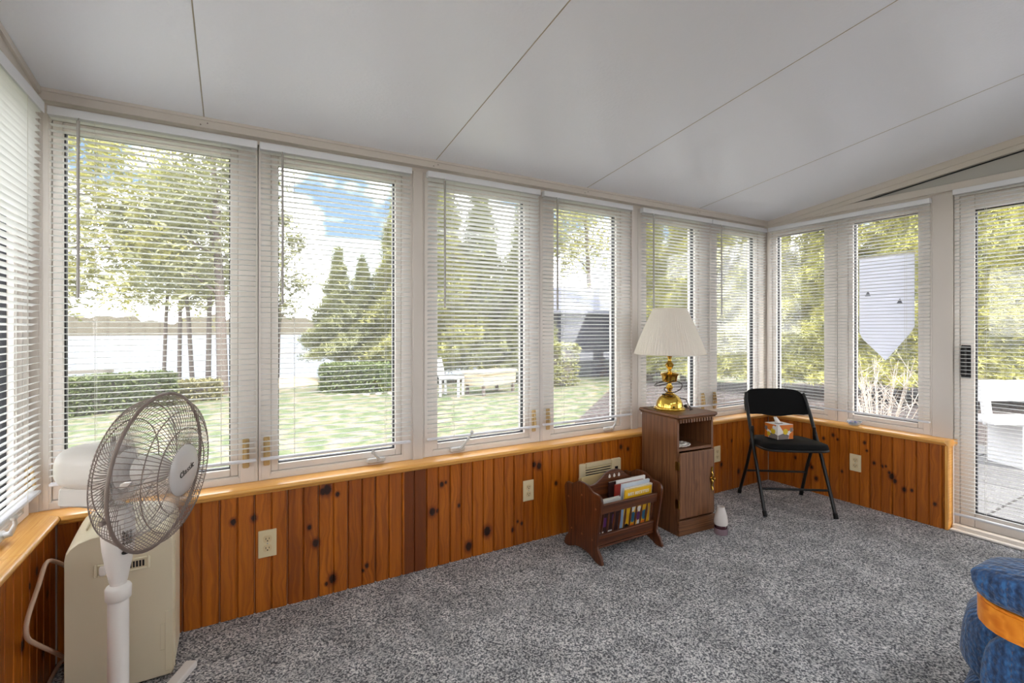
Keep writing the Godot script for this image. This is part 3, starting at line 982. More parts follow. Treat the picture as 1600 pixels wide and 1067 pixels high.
# ---------------------------------------------------------------- standing fan
func build_fan() -> void:
	var base := Vector3(-0.282, 0, -1.733)
	var o := thing("standing_fan", "white standing fan with a round wire cage and grey badge", "fan", base)
	# crossed feet
	var dir := Vector3(0.44, 0, -0.90).normalized()
	for k in 2:
		var d := dir.rotated(Vector3.UP, PI / 2 * k)
		var leg := B.new()
		var bs := Basis(Vector3.UP.cross(d).normalized(), Vector3.UP, d)
		leg.box(Vector3(0, 0.014 + 0.024 * k * 0.0, 0), Vector3(0.042, 0.026, 0.70), bs, 0.006)
		part(o, "foot_bar", leg, M.fan_white)
	part(o, "base_hub", B.new().lathe([Vector2(0, 0.0275), Vector2(0.07, 0.0275), Vector2(0.068, 0.042), Vector2(0.05, 0.052), Vector2(0.034, 0.066), Vector2(0.030, 0.09), Vector2(0, 0.09)], 28), M.fan_white)
	part(o, "pole", B.new().lathe([Vector2(0.0245, 0.07), Vector2(0.0245, 0.45), Vector2(0, 0.45)], 24), M.fan_white)
	part(o, "collar", B.new().lathe([Vector2(0.026, 0.437), Vector2(0.0292, 0.440), Vector2(0.0302, 0.470), Vector2(0.027, 0.476), Vector2(0.019, 0.480), Vector2(0.019, 0.494)], 30, Transform3D.IDENTITY, 0.012, 30), M.fan_white)
	var hs := B.new()
	var secs := []
	for q in [[0.488, 0.021, 0.021], [0.505, 0.024, 0.024], [0.54, 0.031, 0.029], [0.58, 0.037, 0.032], [0.62, 0.040, 0.034], [0.66, 0.037, 0.033], [0.69, 0.030, 0.030]]:
		var ring := []
		for k in 24:
			var a := TAU * k / 24
			ring.append(Vector3(cos(a) * q[1], q[0], sin(a) * q[2]).rotated(Vector3.UP, 0.45))
		secs.append(ring)
	hs.loft(secs)
	var ctl := part(o, "control_housing", hs, M.fan_white)
	var fw := Vector3(sin(0.75), 0, cos(0.75))
	part(ctl, "indicator_lens", B.new().blob(fw * 0.0335 + Vector3(0, 0.575, 0), Vector3(0.014, 0.006, 0.005), 0.9, Basis(Vector3.UP, 0.75), null, 0.0, 14, 8), M.slot)
	var bt := B.new()
	for r in 4:
		for c in 3:
			bt.box(fw * 0.0345 + Vector3(fw.z, 0, -fw.x) * (0.009 * (c - 1)) + Vector3(0, 0.600 + 0.010 * r, 0), Vector3(0.006, 0.007, 0.006), Basis(Vector3.UP, 0.75), 0.001)
	part(ctl, "buttons", bt, M.ink)
	part(ctl, "height_knob", B.new().lathe([Vector2(0, 0), Vector2(0.010, 0), Vector2(0.011, 0.012), Vector2(0.007, 0.016), Vector2(0, 0.017)], 14, Transform3D(Basis(Vector3.FORWARD, PI / 2), Vector3(-0.020, 0.508, 0.008))), M.fan_white)
	# head
	var az := deg_to_rad(66.8)
	var el := deg_to_rad(-3.1)
	var n := Vector3(sin(az) * cos(el), sin(el), cos(az) * cos(el))
	var sd := Vector3.UP.cross(n).normalized()
	var up := n.cross(sd)
	var c := Vector3(-0.181, 0.798, -1.692) - base
	var hx := Transform3D(Basis(sd, n, up), c)      # lathe axis along the fan's axis
	var mt := B.new()
	mt.blob(c - n * 0.165 + up * 0.008, Vector3(0.068, 0.060, 0.090), 0.68, Basis(sd, up, n), null, 0.0, 40, 24)
	var motor := part(o, "motor_housing", mt, M.fan_white)
	part(motor, "oscillation_knob", B.new().tube([c - n * 0.128 + up * 0.062, c - n * 0.128 + up * 0.088, c - n * 0.128 + up * 0.090], [0.0055, 0.0055, 0.0085], 12), M.fan_grey)
	var bk := B.new()
	bk.box(c - n * 0.180 - up * 0.072, Vector3(0.080, 0.052, 0.110), Basis(sd, up, n), 0.006)
	bk.loft([rect_ring(c - n * 0.155 - up * 0.100, sd * 0.028, n * 0.034), rect_ring(Vector3(0, 0.69, 0) + up * 0.005, sd * 0.024, n * 0.026), rect_ring(Vector3(0, 0.655, 0), sd * 0.022, n * 0.022)])
	part(o, "tilt_bracket", bk, M.fan_white)
	# cage
	var rim := B.new()
	var pts := []
	for k in 64:
		var a := TAU * k / 64
		pts.append(hx * Vector3(cos(a) * 0.215, 0, sin(a) * 0.215))
	rim.tube(pts, 0.0048, 8, true)
	var cage := part(o, "cage_rim", rim, M.fan_grey)
	part(cage, "rim_clip", B.new().box(hx * Vector3(-0.205, -0.008, -0.07), Vector3(0.03, 0.012, 0.012), Basis(sd, up, n), 0.003), M.fan_grey)
	var fg := B.new()
	var rg := B.new()
	for k in 90:
		var a := TAU * k / 90
		var p := []
		for i in 8:
			var s := i / 7.0
			var r := lerpf(0.070, 0.215, s)
			p.append(hx * Vector3(cos(a) * r, 0.062 * sqrt(maxf(0.0, 1.0 - pow(s, 2.4))), sin(a) * r))
		fg.tube(p, 0.00105, 4)
		p = []
		for i in 8:
			var s := i / 7.0
			var r := lerpf(0.055, 0.215, s)
			var twist := 0.35 * (1.0 - s)
			p.append(hx * Vector3(cos(a + twist) * r, -0.004 - 0.088 * sqrt(maxf(0.0, 1.0 - pow(s, 3.0))), sin(a + twist) * r))
		rg.tube(p, 0.00105, 4)
	for r in [0.118, 0.168]:
		pts = []
		var s: float = (r - 0.070) / 0.145
		for k in 56:
			var a := TAU * k / 56
			pts.append(hx * Vector3(cos(a) * r, 0.0605 * sqrt(1.0 - pow(s, 2.4)), sin(a) * r))
		fg.tube(pts, 0.0016, 5, true)
	for r in [0.057, 0.14, 0.19]:
		pts = []
		var s: float = (r - 0.055) / 0.16
		for k in 56:
			var a := TAU * k / 56
			pts.append(hx * Vector3(cos(a) * r, -0.004 - 0.087 * sqrt(1.0 - pow(s, 3.0)), sin(a) * r))
		rg.tube(pts, 0.0016, 5, true)
	part(o, "front_grille", fg, M.fan_wire)
	part(o, "rear_grille", rg, M.fan_wire)
	var bd := part(o, "badge", B.new().lathe([Vector2(0, 0.058), Vector2(0.070, 0.058), Vector2(0.072, 0.062), Vector2(0.069, 0.066), Vector2(0.045, 0.070), Vector2(0, 0.0715)], 40, hx), M.badge, "round grey badge")
	var tm := TextMesh.new()
	var sf := SystemFont.new()
	sf.font_names = PackedStringArray(["Droid Serif"])
	sf.font_italic = true
	sf.font_weight = 700
	tm.font = sf
	tm.text = "Classic"
	tm.font_size = 32
	tm.pixel_size = 0.00066
	tm.depth = 0.001
	var tx := part(bd, "lettering", tm, M.ink)
	tx.transform = Transform3D(Basis(sd, up, n) * Basis(Vector3(0, 0, 1), 0.28), c + n * 0.0712)
	# blades
	part(o, "blade_hub", B.new().lathe([Vector2(0.038, -0.058), Vector2(0.040, -0.03), Vector2(0.036, 0.004), Vector2(0.024, 0.018), Vector2(0, 0.024)], 24, hx), M.fan_white)
	part(o, "shaft", B.new().tube([c - n * 0.10, c - n * 0.05], 0.008, 10), M.steel)
	for k in 3:
		var bl := B.new()
		secs = []
		for i in 9:
			var s := i / 8.0
			var r := lerpf(0.034, 0.185, s)
			var wide := lerpf(0.55, 1.35, pow(sin(PI * (0.12 + 0.62 * s)), 0.8)) * (1.0 if s < 0.85 else 1.0 - (s - 0.85) * 2.2)
			var ring := []
			for side in 2:
				for j in 7:
					var t := j / 6.0 if side == 0 else 1.0 - j / 6.0
					var a := TAU * k / 3 + 0.5 + (t - 0.5) * wide + 0.25 * s
					var ax := -0.024 + (t - 0.5) * 0.055 * (1.0 - 0.35 * s) + (0.0009 if side == 0 else -0.0009)
					ring.append(hx * Vector3(cos(a) * r, ax, sin(a) * r))
			secs.append(ring)
		bl.loft(secs)
		part(o, "blade", bl, M.fan_blade, "translucent blade")

func rect_ring(c: Vector3, a: Vector3, b: Vector3) -> Array:
	return [c - a - b, c + a - b, c + a + b, c - a + b]

# ---------------------------------------------------------------- portable air conditioner in the corner
func build_dehumidifier() -> void:
	var o := thing("portable_air_conditioner", "cream portable air conditioner standing in the corner behind the fan", "air conditioner", Vector3(-0.465, 0, -2.017))
	var face := [Vector2(0.004, 0.012), Vector2(0, 0.03), Vector2(0, 0.30), Vector2(0, 0.465), Vector2(0.004, 0.487), Vector2(0.014, 0.504), Vector2(0.034, 0.520), Vector2(0.065, 0.530), Vector2(0.11, 0.5345), Vector2(0.16, 0.533), Vector2(0.21, 0.526), Vector2(0.25, 0.515), Vector2(0.270, 0.503), Vector2(0.282, 0.486), Vector2(0.287, 0.46), Vector2(0.287, 0.30), Vector2(0.287, 0.03), Vector2(0.283, 0.012)]
	var mid := Vector2(0.1435, 0.27)
	var secs := []
	for q in [[0.0, 0.975, 0.0], [-0.004, 0.988, 0.0], [-0.012, 0.998, 0.0], [-0.022, 1.0, 0.001], [-0.07, 1.0, 0.010], [-0.14, 1.0, 0.022], [-0.205, 1.0, 0.030], [-0.225, 0.99, 0.028], [-0.232, 0.96, 0.020]]:
		var ring := []
		for p in face:
			var v: Vector2 = mid + (p - mid) * q[1]
			ring.append(Vector3(v.x, v.y + (q[2] if p.y > 0.4 else 0.0), q[0]))
		secs.append(ring)
	var body := part(o, "body", B.new().loft(secs), M.cream_plastic)
	# seam between the front cover and the side
	var sm := B.new()
	sm.tube([Vector3(0.2875, 0.02, -0.030), Vector3(0.2875, 0.46, -0.030)], 0.0012, 6)
	part(body, "cover_seam", sm, M.cream_dark)
	# handle pocket with a lever and dark slots
	var hp := B.new()
	frame(hp, 0.075, 0.222, 0.395, 0.437, 0.083, 0.214, 0.402, 0.430, 0.0, 0.006, 0.003)
	var pocket := part(o, "control_bezel", hp, M.cream_plastic)
	part(pocket, "pocket", span(B.new(), 0.082, 0.215, 0.401, 0.431, -0.001, 0.0015), M.cream_dark)
	var sl := B.new()
	for k in 5:
		span(sl, 0.166 + 0.0085 * k, 0.1715 + 0.0085 * k, 0.406, 0.426, 0.0012, 0.0024)
	part(pocket, "slots", sl, M.slot)
	part(pocket, "lever", B.new().blob(Vector3(0.098, 0.416, 0.006), Vector3(0.010, 0.016, 0.007), 0.6, Basis.IDENTITY, null, 0, 14, 10), M.fan_white)
	# tank door with a finger recess
	var td := B.new()
	frame(td, 0.262, 0.2865, 0.03, 0.235, 0.2632, 0.2855, 0.0312, 0.2338, -0.0005, 0.0012)
	frame(td, 0.249, 0.262, 0.105, 0.195, 0.250, 0.2612, 0.106, 0.194, -0.0005, 0.0012)
	part(o, "tank_door", td, M.cream_dark)
	# air outlet on the sloping top
	for k in 9:
		part(o, "top_louvre", B.new().box(Vector3(0.045 + 0.022 * k, 0.5455 - 0.0004 * pow(k - 3.0, 2), -0.115), Vector3(0.004, 0.016, 0.11), Basis(Vector3.RIGHT, 0.16), 0.001), M.cream_dark)
	# mains cable
	var cv := []
	var ctl := [Vector3(-0.468, 0.395, -2.13), Vector3(-0.500, 0.445, -2.09), Vector3(-0.505, 0.470, -2.02), Vector3(-0.505, 0.43, -1.95), Vector3(-0.505, 0.375, -1.86), Vector3(-0.505, 0.325, -1.865), Vector3(-0.503, 0.262, -1.94), Vector3(-0.50, 0.15, -2.09), Vector3(-0.50, 0.09, -2.17), Vector3(-0.510, 0.05, -2.24), Vector3(-0.530, 0.02, -2.27), Vector3(-0.538, 0.008, -2.22), Vector3(-0.535, 0.008, -2.05)]
	for i in ctl.size() - 1:
		var p0: Vector3 = ctl[maxi(i - 1, 0)]
		var p3: Vector3 = ctl[mini(i + 2, ctl.size() - 1)]
		for k in 6:
			cv.append((ctl[i] as Vector3).cubic_interpolate(ctl[i + 1], p0, p3, k / 6.0))
	cv.append(ctl[-1])
	part(o, "power_cable", B.new().tube(cv, 0.0062, 8), M.cable_beige, "beige looping power cable").position = -o.position

# ---------------------------------------------------------------- magazine stand
func soften(pts: Array, times := 2) -> PackedVector2Array:
	var p := PackedVector2Array(pts)
	for k in times:
		var q := PackedVector2Array()
		for i in p.size():
			var a := p[i]
			var b := p[(i + 1) % p.size()]
			q.append(a.lerp(b, 0.25))
			q.append(a.lerp(b, 0.75))
		p = q
	return p

func bevelled(poly: PackedVector2Array, d0: float, d1: float, e: float, xf: Transform3D) -> B:
	# a board cut to an outline, its edges eased
	var b := B.new()
	b.prism(poly, d0 + e, d1 - e, xf, 0.8)
	var small: Array = Geometry2D.offset_polygon(poly, -e, Geometry2D.JOIN_ROUND)
	if small.size() > 0:
		b.prism(small[0], d0, d1, xf, 0.8)
	return b

func build_rack() -> void:
	var at := Vector3(1.822, 0, -2.032)
	var o := thing("magazine_stand", "dark stained wooden magazine stand with scalloped ends and spindles", "magazine rack", at)
	var half := [Vector2(0.158, 0.0), Vector2(0.160, 0.012), Vector2(0.150, 0.040), Vector2(0.122, 0.070), Vector2(0.116, 0.095), Vector2(0.132, 0.17), Vector2(0.148, 0.25), Vector2(0.155, 0.30), Vector2(0.156, 0.330), Vector2(0.140, 0.350), Vector2(0.118, 0.352), Vector2(0.085, 0.353), Vector2(0.060, 0.368), Vector2(0.035, 0.382)]
	var side := []
	for p in half:
		side.append(p)
	for i in range(half.size() - 1, -1, -1):
		side.append(Vector2(-half[i].x, half[i].y))
	for p in [Vector2(-0.118, 0.0), Vector2(-0.085, 0.014), Vector2(-0.045, 0.030), Vector2(0.045, 0.030), Vector2(0.085, 0.014), Vector2(0.118, 0.0)]:
		side.append(p)
	var outline := soften(side)
	var L := 0.212
	var flip := Basis(Vector3(0, 0, 1), Vector3(0, 1, 0), Vector3(1, 0, 0))
	for s in [-1.0, 1.0]:
		var x: float = s * L
		var e := part(o, "end_panel", bevelled(outline, -0.009, 0.009, 0.003, Transform3D(flip, Vector3(x, 0, 0))), M.oak_upright)
		for d in [[0.0, 0.315], [0.115, 0.275], [0.0, 0.11], [0.088, 0.11], [-0.115, 0.275], [-0.088, 0.11]]:
			part(e, "plug", B.new().lathe([Vector2(0, 0), Vector2(0.0052, 0), Vector2(0.0045, 0.002), Vector2(0, 0.003)], 10, Transform3D(Basis(Vector3.FORWARD, s * PI / 2), Vector3(x + s * 0.009, d[1], d[0]))), M.doweling)
	# middle panel with a pierced handle
	var top := [Vector2(-0.203, 0.060), Vector2(0.203, 0.060), Vector2(0.203, 0.352), Vector2(0.165, 0.355), Vector2(0.125, 0.360), Vector2(0.085, 0.385), Vector2(0.055, 0.412), Vector2(0.020, 0.420), Vector2(-0.020, 0.420), Vector2(-0.055, 0.412), Vector2(-0.085, 0.385), Vector2(-0.125, 0.360), Vector2(-0.165, 0.355), Vector2(-0.203, 0.352)]
	var mp := part(o, "middle_panel", bevelled(soften(top, 1), -0.007, 0.007, 0.002, Transform3D.IDENTITY), M.oak_level)
	for k in 3:
		for s in [-1.0, 1.0]:
			var pd := B.new()
			var pp := PackedVector2Array()
			for i in 12:
				var a := TAU * i / 12
				pp.append(Vector2(cos(a) * 0.007 * (1.0 - 0.5 * sin(a)), sin(a) * 0.011 + 0.389) + Vector2(-0.034 + 0.034 * k, 0))
			pd.prism(pp, s * 0.0068, s * 0.0078)
			part(mp, "pierced_motif", pd, M.trim_paint, "pale petal cut-out")
	part(o, "floor_board", span(B.new(), -0.203, 0.203, 0.060, 0.072, -0.10, 0.10, 0.002), M.oak_level)
	for s in [-1.0, 1.0]:
		var lean := Basis(Vector3.RIGHT, s * 0.17)
		part(o, "top_rail", B.new().box(Vector3(0, 0.272, s * 0.125), Vector3(0.404, 0.052, 0.016), lean, 0.004), M.oak_level)
		part(o, "bottom_rail", B.new().box(Vector3(0, 0.104, s * 0.096), Vector3(0.404, 0.062, 0.016), lean, 0.004), M.oak_level)
		for k in 10:
			var x := -0.175 + 0.0389 * k
			var sp := B.new()
			var pts := []
			for i in 7:
				var t := i / 6.0
				pts.append(Vector3(x, lerpf(0.134, 0.248, t), s * lerpf(0.101, 0.121, t)))
			sp.tube(pts, [0.0035, 0.0045, 0.0058, 0.0066, 0.0058, 0.0045, 0.0035], 8)
			part(o, "spindle", sp, M.oak_upright)
	# magazines: [label, x, z, base y, width, height, thickness, lean, yaw, cover]
	var list := [
		["yellow recipe magazine facing out at the front of the stand", 0.080, 0.079, 0.078, 0.195, 0.262, 0.008, 0.12, 0.0, M.mag_yellow],
		["white bound magazine just behind the yellow recipe magazine", 0.095, 0.0665, 0.076, 0.200, 0.268, 0.010, 0.11, 0.0, M.paper],
		["pale blue magazine sticking up behind the white one", 0.092, 0.054, 0.075, 0.205, 0.285, 0.009, 0.08, 0.0, M.mag_pale],
		["dark red magazine with its spine showing in the front pocket", 0.060, 0.044, 0.075, 0.21, 0.283, 0.007, 0.06, 0.0, M.mag_red],
		["thin white magazine at the back of the front pocket", 0.085, 0.033, 0.075, 0.21, 0.298, 0.008, 0.05, 0.0, M.paper],
		["dark covered magazine upright near the middle panel", 0.045, 0.020, 0.075, 0.21, 0.290, 0.009, 0.03, 0.0, M.mag_dark],
		["brown covered magazine low in the left half of the front pocket", -0.116, 0.078, 0.078, 0.145, 0.205, 0.008, 0.12, 0.0, M.mag_dark],
		["white magazine lying low in the left half of the stand", -0.105, 0.058, 0.076, 0.16, 0.225, 0.014, 0.10, 0.0, M.paper],
		["pale blue magazine edge between the brown and yellow covers", -0.020, 0.080, 0.078, 0.030, 0.20, 0.006, 0.12, 0.0, M.mag_blue],
	]
	for q in list:
		var g := thing("magazine", q[0], "magazine", at + Vector3(q[1], q[3], q[2]), q[8], "magazines in the wooden stand")
		var tilt := Basis(Vector3.RIGHT, q[7])
		var pg := B.new()
		pg.box(tilt * Vector3(0, q[5] * 0.5, 0), Vector3(q[4] - 0.003, q[5] - 0.003, q[6] - 0.0012), tilt)
		part(g, "pages", pg, M.paper_edge)
		var cv := B.new()
		for s in [-1.0, 1.0]:
			cv.box(tilt * Vector3(0, q[5] * 0.5, s * (q[6] * 0.5 - 0.0003)), Vector3(q[4], q[5], 0.0007), tilt)
		cv.box(tilt * Vector3(-q[4] * 0.5, q[5] * 0.5, 0), Vector3(0.0008, q[5], q[6]), tilt)
		var cover := part(g, "cover", cv, q[9])
		if q[0].begins_with("yellow"):
			var tm := TextMesh.new()
			var sf := SystemFont.new()
			sf.font_names = PackedStringArray(["Droid Sans"])
			sf.font_weight = 700
			tm.font = sf
			tm.text = "MES RECETTES"
			tm.font_size = 32
			tm.pixel_size = 0.00072
			tm.depth = 0.0006
			var t := part(cover, "title", tm, M.paper)
			t.transform = Transform3D(tilt, tilt * Vector3(0, 0.235, 0.0045))
			var pat := [[-0.072, 0.05, 0.016, 0.022, M.slot], [-0.028, 0.10, 0.017, 0.030, M.mag_teal], [-0.030, 0.045, 0.018, 0.02, M.mag_orange], [0.012, 0.10, 0.016, 0.026, M.mag_purple], [0.015, 0.14, 0.013, 0.016, M.paper], [0.015, 0.055, 0.010, 0.024, M.paper], [0.055, 0.10, 0.018, 0.028, M.mag_teal], [0.052, 0.05, 0.02, 0.018, M.mag_orange], [0.075, 0.12, 0.012, 0.03, M.lock], [-0.03, 0.15, 0.014, 0.018, M.paper]]
			for e in pat:
				var poly := PackedVector2Array()
				for i in 14:
					var a := TAU * i / 14
					poly.append(Vector2(e[0] + cos(a) * e[2] * (1 + 0.2 * sin(3 * a)), e[1] + sin(a) * e[3]))
				part(cover, "cover_picture", B.new().prism(poly, 0.0043, 0.0046, Transform3D(tilt, Vector3.ZERO)), e[4])
		elif q[0].begins_with("brown"):
			for e in [[-0.05, 0.055, 0.035], [0.012, 0.055, 0.03], [-0.03, 0.11, 0.02], [0.03, 0.12, 0.018]]:
				part(cover, "cover_print", B.new().box(tilt * Vector3(e[0], e[1], 0.0044), Vector3(e[2], 0.012 if e[1] < 0.06 else 0.05, 0.0005), tilt), M.paper if e[1] < 0.06 else M.mag_purple)
	# folded newspaper in the rear pocket
	var nw := thing("newspaper", "yellowed folded newspaper in the rear pocket of the stand", "newspaper", at + Vector3(-0.085, 0.075, -0.045), 0.06)
	for k in 3:
		var b := B.new()
		var tb := Basis(Vector3.RIGHT, -0.05 - 0.035 * k)
		b.box(tb * Vector3(0, 0.155, 0), Vector3(0.19, 0.31 - 0.01 * k, 0.004), tb, 0.0015)
		var pp := part(nw, "fold", b, M.news)
		pp.position = Vector3(0.004 * k, 0, -0.006 * k)

# ---------------------------------------------------------------- narrow cabinet
func build_cabinet() -> void:
	var o := thing("narrow_cabinet", "narrow walnut-look cabinet with open shelf and panelled door", "cabinet", Vector3(2.372, 0, -2.072), deg_to_rad(-4.0))
	var w := 0.137      # half width
	var d := 0.150      # half depth
	for s in [-1.0, 1.0]:
		part(o, "side_panel", span(B.new(), s * w - 0.008, s * w + 0.008, 0.0, 0.672, -d, d, 0.001), M.walnut_upright)
	part(o, "back_panel", span(B.new(), -w + 0.008, w - 0.008, 0.02, 0.672, -d, -d + 0.006), M.walnut_upright)
	part(o, "shelf", span(B.new(), -w + 0.008, w - 0.008, 0.485, 0.500, -d + 0.006, d - 0.002, 0.001), M.walnut_level)
	part(o, "bottom_panel", span(B.new(), -w + 0.008, w - 0.008, 0.080, 0.094, -d + 0.006, d - 0.006), M.walnut_level)
	part(o, "plinth", span(B.new(), -w - 0.008, w + 0.008, 0.0, 0.088, d, d + 0.014, 0.003), M.walnut_level)
	var tp := B.new()
	tp.loft([rect_ring(Vector3(0, 0.672, 0.004), Vector3(w + 0.010, 0, 0), Vector3(0, 0, d + 0.010)), rect_ring(Vector3(0, 0.680, 0.004), Vector3(w + 0.012, 0, 0), Vector3(0, 0, d + 0.012))])
	tp.box(Vector3(0, 0.690, 0.004), Vector3(2 * w + 0.044, 0.020, 2 * d + 0.040), Basis.IDENTITY, 0.006)
	part(o, "top", tp, M.walnut_level)
	part(o, "top_rail", span(B.new(), -w + 0.008, w - 0.008, 0.650, 0.672, d - 0.012, d, 0.001), M.walnut_level)
	for k in 13:
		part(o, "dentil", span(B.new(), -0.134 + 0.0212 * k, -0.134 + 0.0212 * k + 0.0135, 0.651, 0.674, d, d + 0.012, 0.0012), M.walnut_level)
	# door with a raised edge, hinges and an ornate pull
	var dr := B.new()
	span(dr, -w - 0.002, w + 0.006, 0.096, 0.480, d + 0.001, d + 0.015, 0.006)
	var door := part(o, "door", dr, M.walnut_upright)
	for y in [0.405, 0.185]:
		var hg := B.new()
		hg.tube([Vector3(-w - 0.007, y - 0.024, d + 0.010), Vector3(-w - 0.007, y + 0.024, d + 0.010)], 0.0045, 8)
		hg.box(Vector3(-w - 0.0085, y, d - 0.004), Vector3(0.002, 0.05, 0.020))
		part(door, "hinge", hg, M.antique_brass)
	var pl := B.new()
	var pts := []
	var rad := []
	for i in 17:
		var t := i / 16.0
		pts.append(Vector3(w - 0.022, 0.235 + 0.14 * t, d + 0.019 + 0.003 * cos(TAU * t * 3)))
		rad.append(0.003 + 0.0035 * absf(sin(PI * t * 4)))
	pl.tube(pts, rad, 8)
	for s in [-1.0, 1.0]:
		pl.tube([Vector3(w - 0.022, 0.305, d + 0.018), Vector3(w - 0.022 + s * 0.017, 0.309, d + 0.020)], [0.004, 0.002], 6)
	part(door, "pull", pl, M.brass, "ornate brass pull")
	part(door, "pull_knob", B.new().lathe([Vector2(0, 0), Vector2(0.007, 0), Vector2(0.005, 0.010), Vector2(0.010, 0.016), Vector2(0.008, 0.024), Vector2(0, 0.026)], 14, Transform3D(Basis(Vector3.RIGHT, PI / 2), Vector3(w - 0.022, 0.305, d + 0.015))), M.antique_brass)
	# crocheted doily on the shelf
	var dl := thing("doily", "white crocheted doily lying on the open cabinet shelf", "doily", Vector3(2.330, 0.5005, -2.02), 0.3)
	var db := B.new()
	var poly := PackedVector2Array()
	for k in 72:
		var a := TAU * k / 72
		var r := 0.075 + 0.007 * absf(sin(a * 9))
		poly.append(Vector2(cos(a) * r, sin(a) * r * 0.8))
	db.prism(poly, 0.0, 0.003, Transform3D(Basis(Vector3(1, 0, 0), Vector3(0, 0, 1), Vector3(0, 1, 0)), Vector3.ZERO))
	for k in 10:
		var a := TAU * k / 10
		db.blob(Vector3(cos(a) * 0.045, 0.006, sin(a) * 0.036), Vector3(0.014, 0.006, 0.012), 1.0, Basis.IDENTITY, null, 0, 10, 6)
	part(dl, "crochet", db, M.doily)

# ---------------------------------------------------------------- brass lamp
func build_lamp() -> void:
	var at := Vector3(2.338, 0.7005, -2.098)
	var o := thing("table_lamp", "polished brass table lamp with a pleated cream shade on the cabinet", "lamp", at)
	var foot := B.new().lathe([Vector2(0, 0), Vector2(0.094, 0), Vector2(0.095, 0.006), Vector2(0.090, 0.010), Vector2(0.090, 0.014), Vector2(0.080, 0.018), Vector2(0.079, 0.030), Vector2(0.075, 0.046), Vector2(0.067, 0.063), Vector2(0.055, 0.078), Vector2(0.040, 0.090), Vector2(0.022, 0.100), Vector2(0.020, 0.106), Vector2(0.012, 0.110)], 40)
	part(o, "foot", foot, M.brass)
	var stem := B.new().lathe([Vector2(0.012, 0.108), Vector2(0.011, 0.116), Vector2(0.017, 0.124), Vector2(0.023, 0.134), Vector2(0.017, 0.146), Vector2(0.011, 0.154), Vector2(0.013, 0.164), Vector2(0.040, 0.170), Vector2(0.044, 0.176), Vector2(0.048, 0.205), Vector2(0.053, 0.210), Vector2(0.057, 0.217), Vector2(0.050, 0.222), Vector2(0.030, 0.228), Vector2(0.012, 0.233), Vector2(0.011, 0.248), Vector2(0.020, 0.258), Vector2(0.022, 0.262), Vector2(0.027, 0.276), Vector2(0.020, 0.284), Vector2(0.012, 0.292), Vector2(0.010, 0.318), Vector2(0.016, 0.324), Vector2(0.026, 0.332), Vector2(0.020, 0.338), Vector2(0.014, 0.342), Vector2(0.014, 0.372), Vector2(0, 0.374)], 36)
	part(o, "stem", stem, M.brass)
	var hp := B.new()
	var pts := []
	for k in 21:
		var a := -PI / 2 + TAU * k / 40.0
		pts.append(Vector3(sin(a) * 0.055, 0.43 + cos(a) * 0.17 - 0.06, 0))
	hp.tube(pts, 0.002, 6)
	hp.tube([Vector3(0, 0.54, 0), Vector3(0, 0.625, 0)], 0.003, 6)
	for a in 3:
		hp.tube([Vector3(0, 0.61, 0), Vector3(cos(TAU * a / 3) * 0.098, 0.617, sin(TAU * a / 3) * 0.098)], 0.0016, 5)
	part(o, "harp", hp, M.brass)
	part(o, "bulb", B.new().lathe([Vector2(0.012, 0.374), Vector2(0.015, 0.39), Vector2(0.028, 0.42), Vector2(0.030, 0.44), Vector2(0.022, 0.462), Vector2(0, 0.470)], 18), M.frosted)
	# pleated shade: outer skin, lining and trimmed rims
	var outer := B.new()
	var prof := []
	for k in 11:
		var t := k / 10.0
		prof.append(Vector2(lerpf(0.2135, 0.100, t) + 0.005 * sin(PI * t), 0.343 + 0.277 * t))
	outer.lathe(prof, 288, Transform3D.IDENTITY, 0.007, 72)
	var sh := part(o, "lamp_shade", outer, M.shade)
	var inner := B.new()
	var pin := []
	for q in prof:
		pin.append(Vector2(q.x - 0.004, q.y))
	inner.lathe(pin, 64)
	part(sh, "lining", inner, M.shade)
	for q in [[0.2135, 0.343], [0.100, 0.620]]:
		var ring := []
		for k in 60:
			var a := TAU * k / 60
			ring.append(Vector3(cos(a) * q[0], q[1], sin(a) * q[0]))
		part(sh, "rim_braid", B.new().tube(ring, 0.0035, 8, true), M.shade)
	# flex wound round the stem, plug lying on the cabinet
	var cv := []
	for k in 60:
		var t := k / 59.0
		var a := 2.0 + t * TAU * 2.2
		var r := 0.040 + 0.028 * sin(t * 7.0) + 0.030 * (1.0 - t)
		cv.append(Vector3(cos(a) * r, 0.175 - 0.10 * t + 0.02 * sin(a * 1.3), sin(a) * r))
	for p in [Vector3(0.085, 0.06, 0.055), Vector3(0.098, 0.025, 0.062), Vector3(0.092, 0.008, 0.085), Vector3(0.06, 0.004, 0.103), Vector3(0.10, 0.004, 0.09), Vector3(0.125, 0.004, 0.02)]:
		cv.append(p)
	var fx := part(o, "cord", B.new().tube(cv, 0.0030, 6), M.brown_cord, "brown flex wound around the stem")
	part(fx, "plug", B.new().box(Vector3(0.135, 0.009, 0.010), Vector3(0.032, 0.018, 0.020), Basis(Vector3.UP, 0.5), 0.005), M.brown_cord)

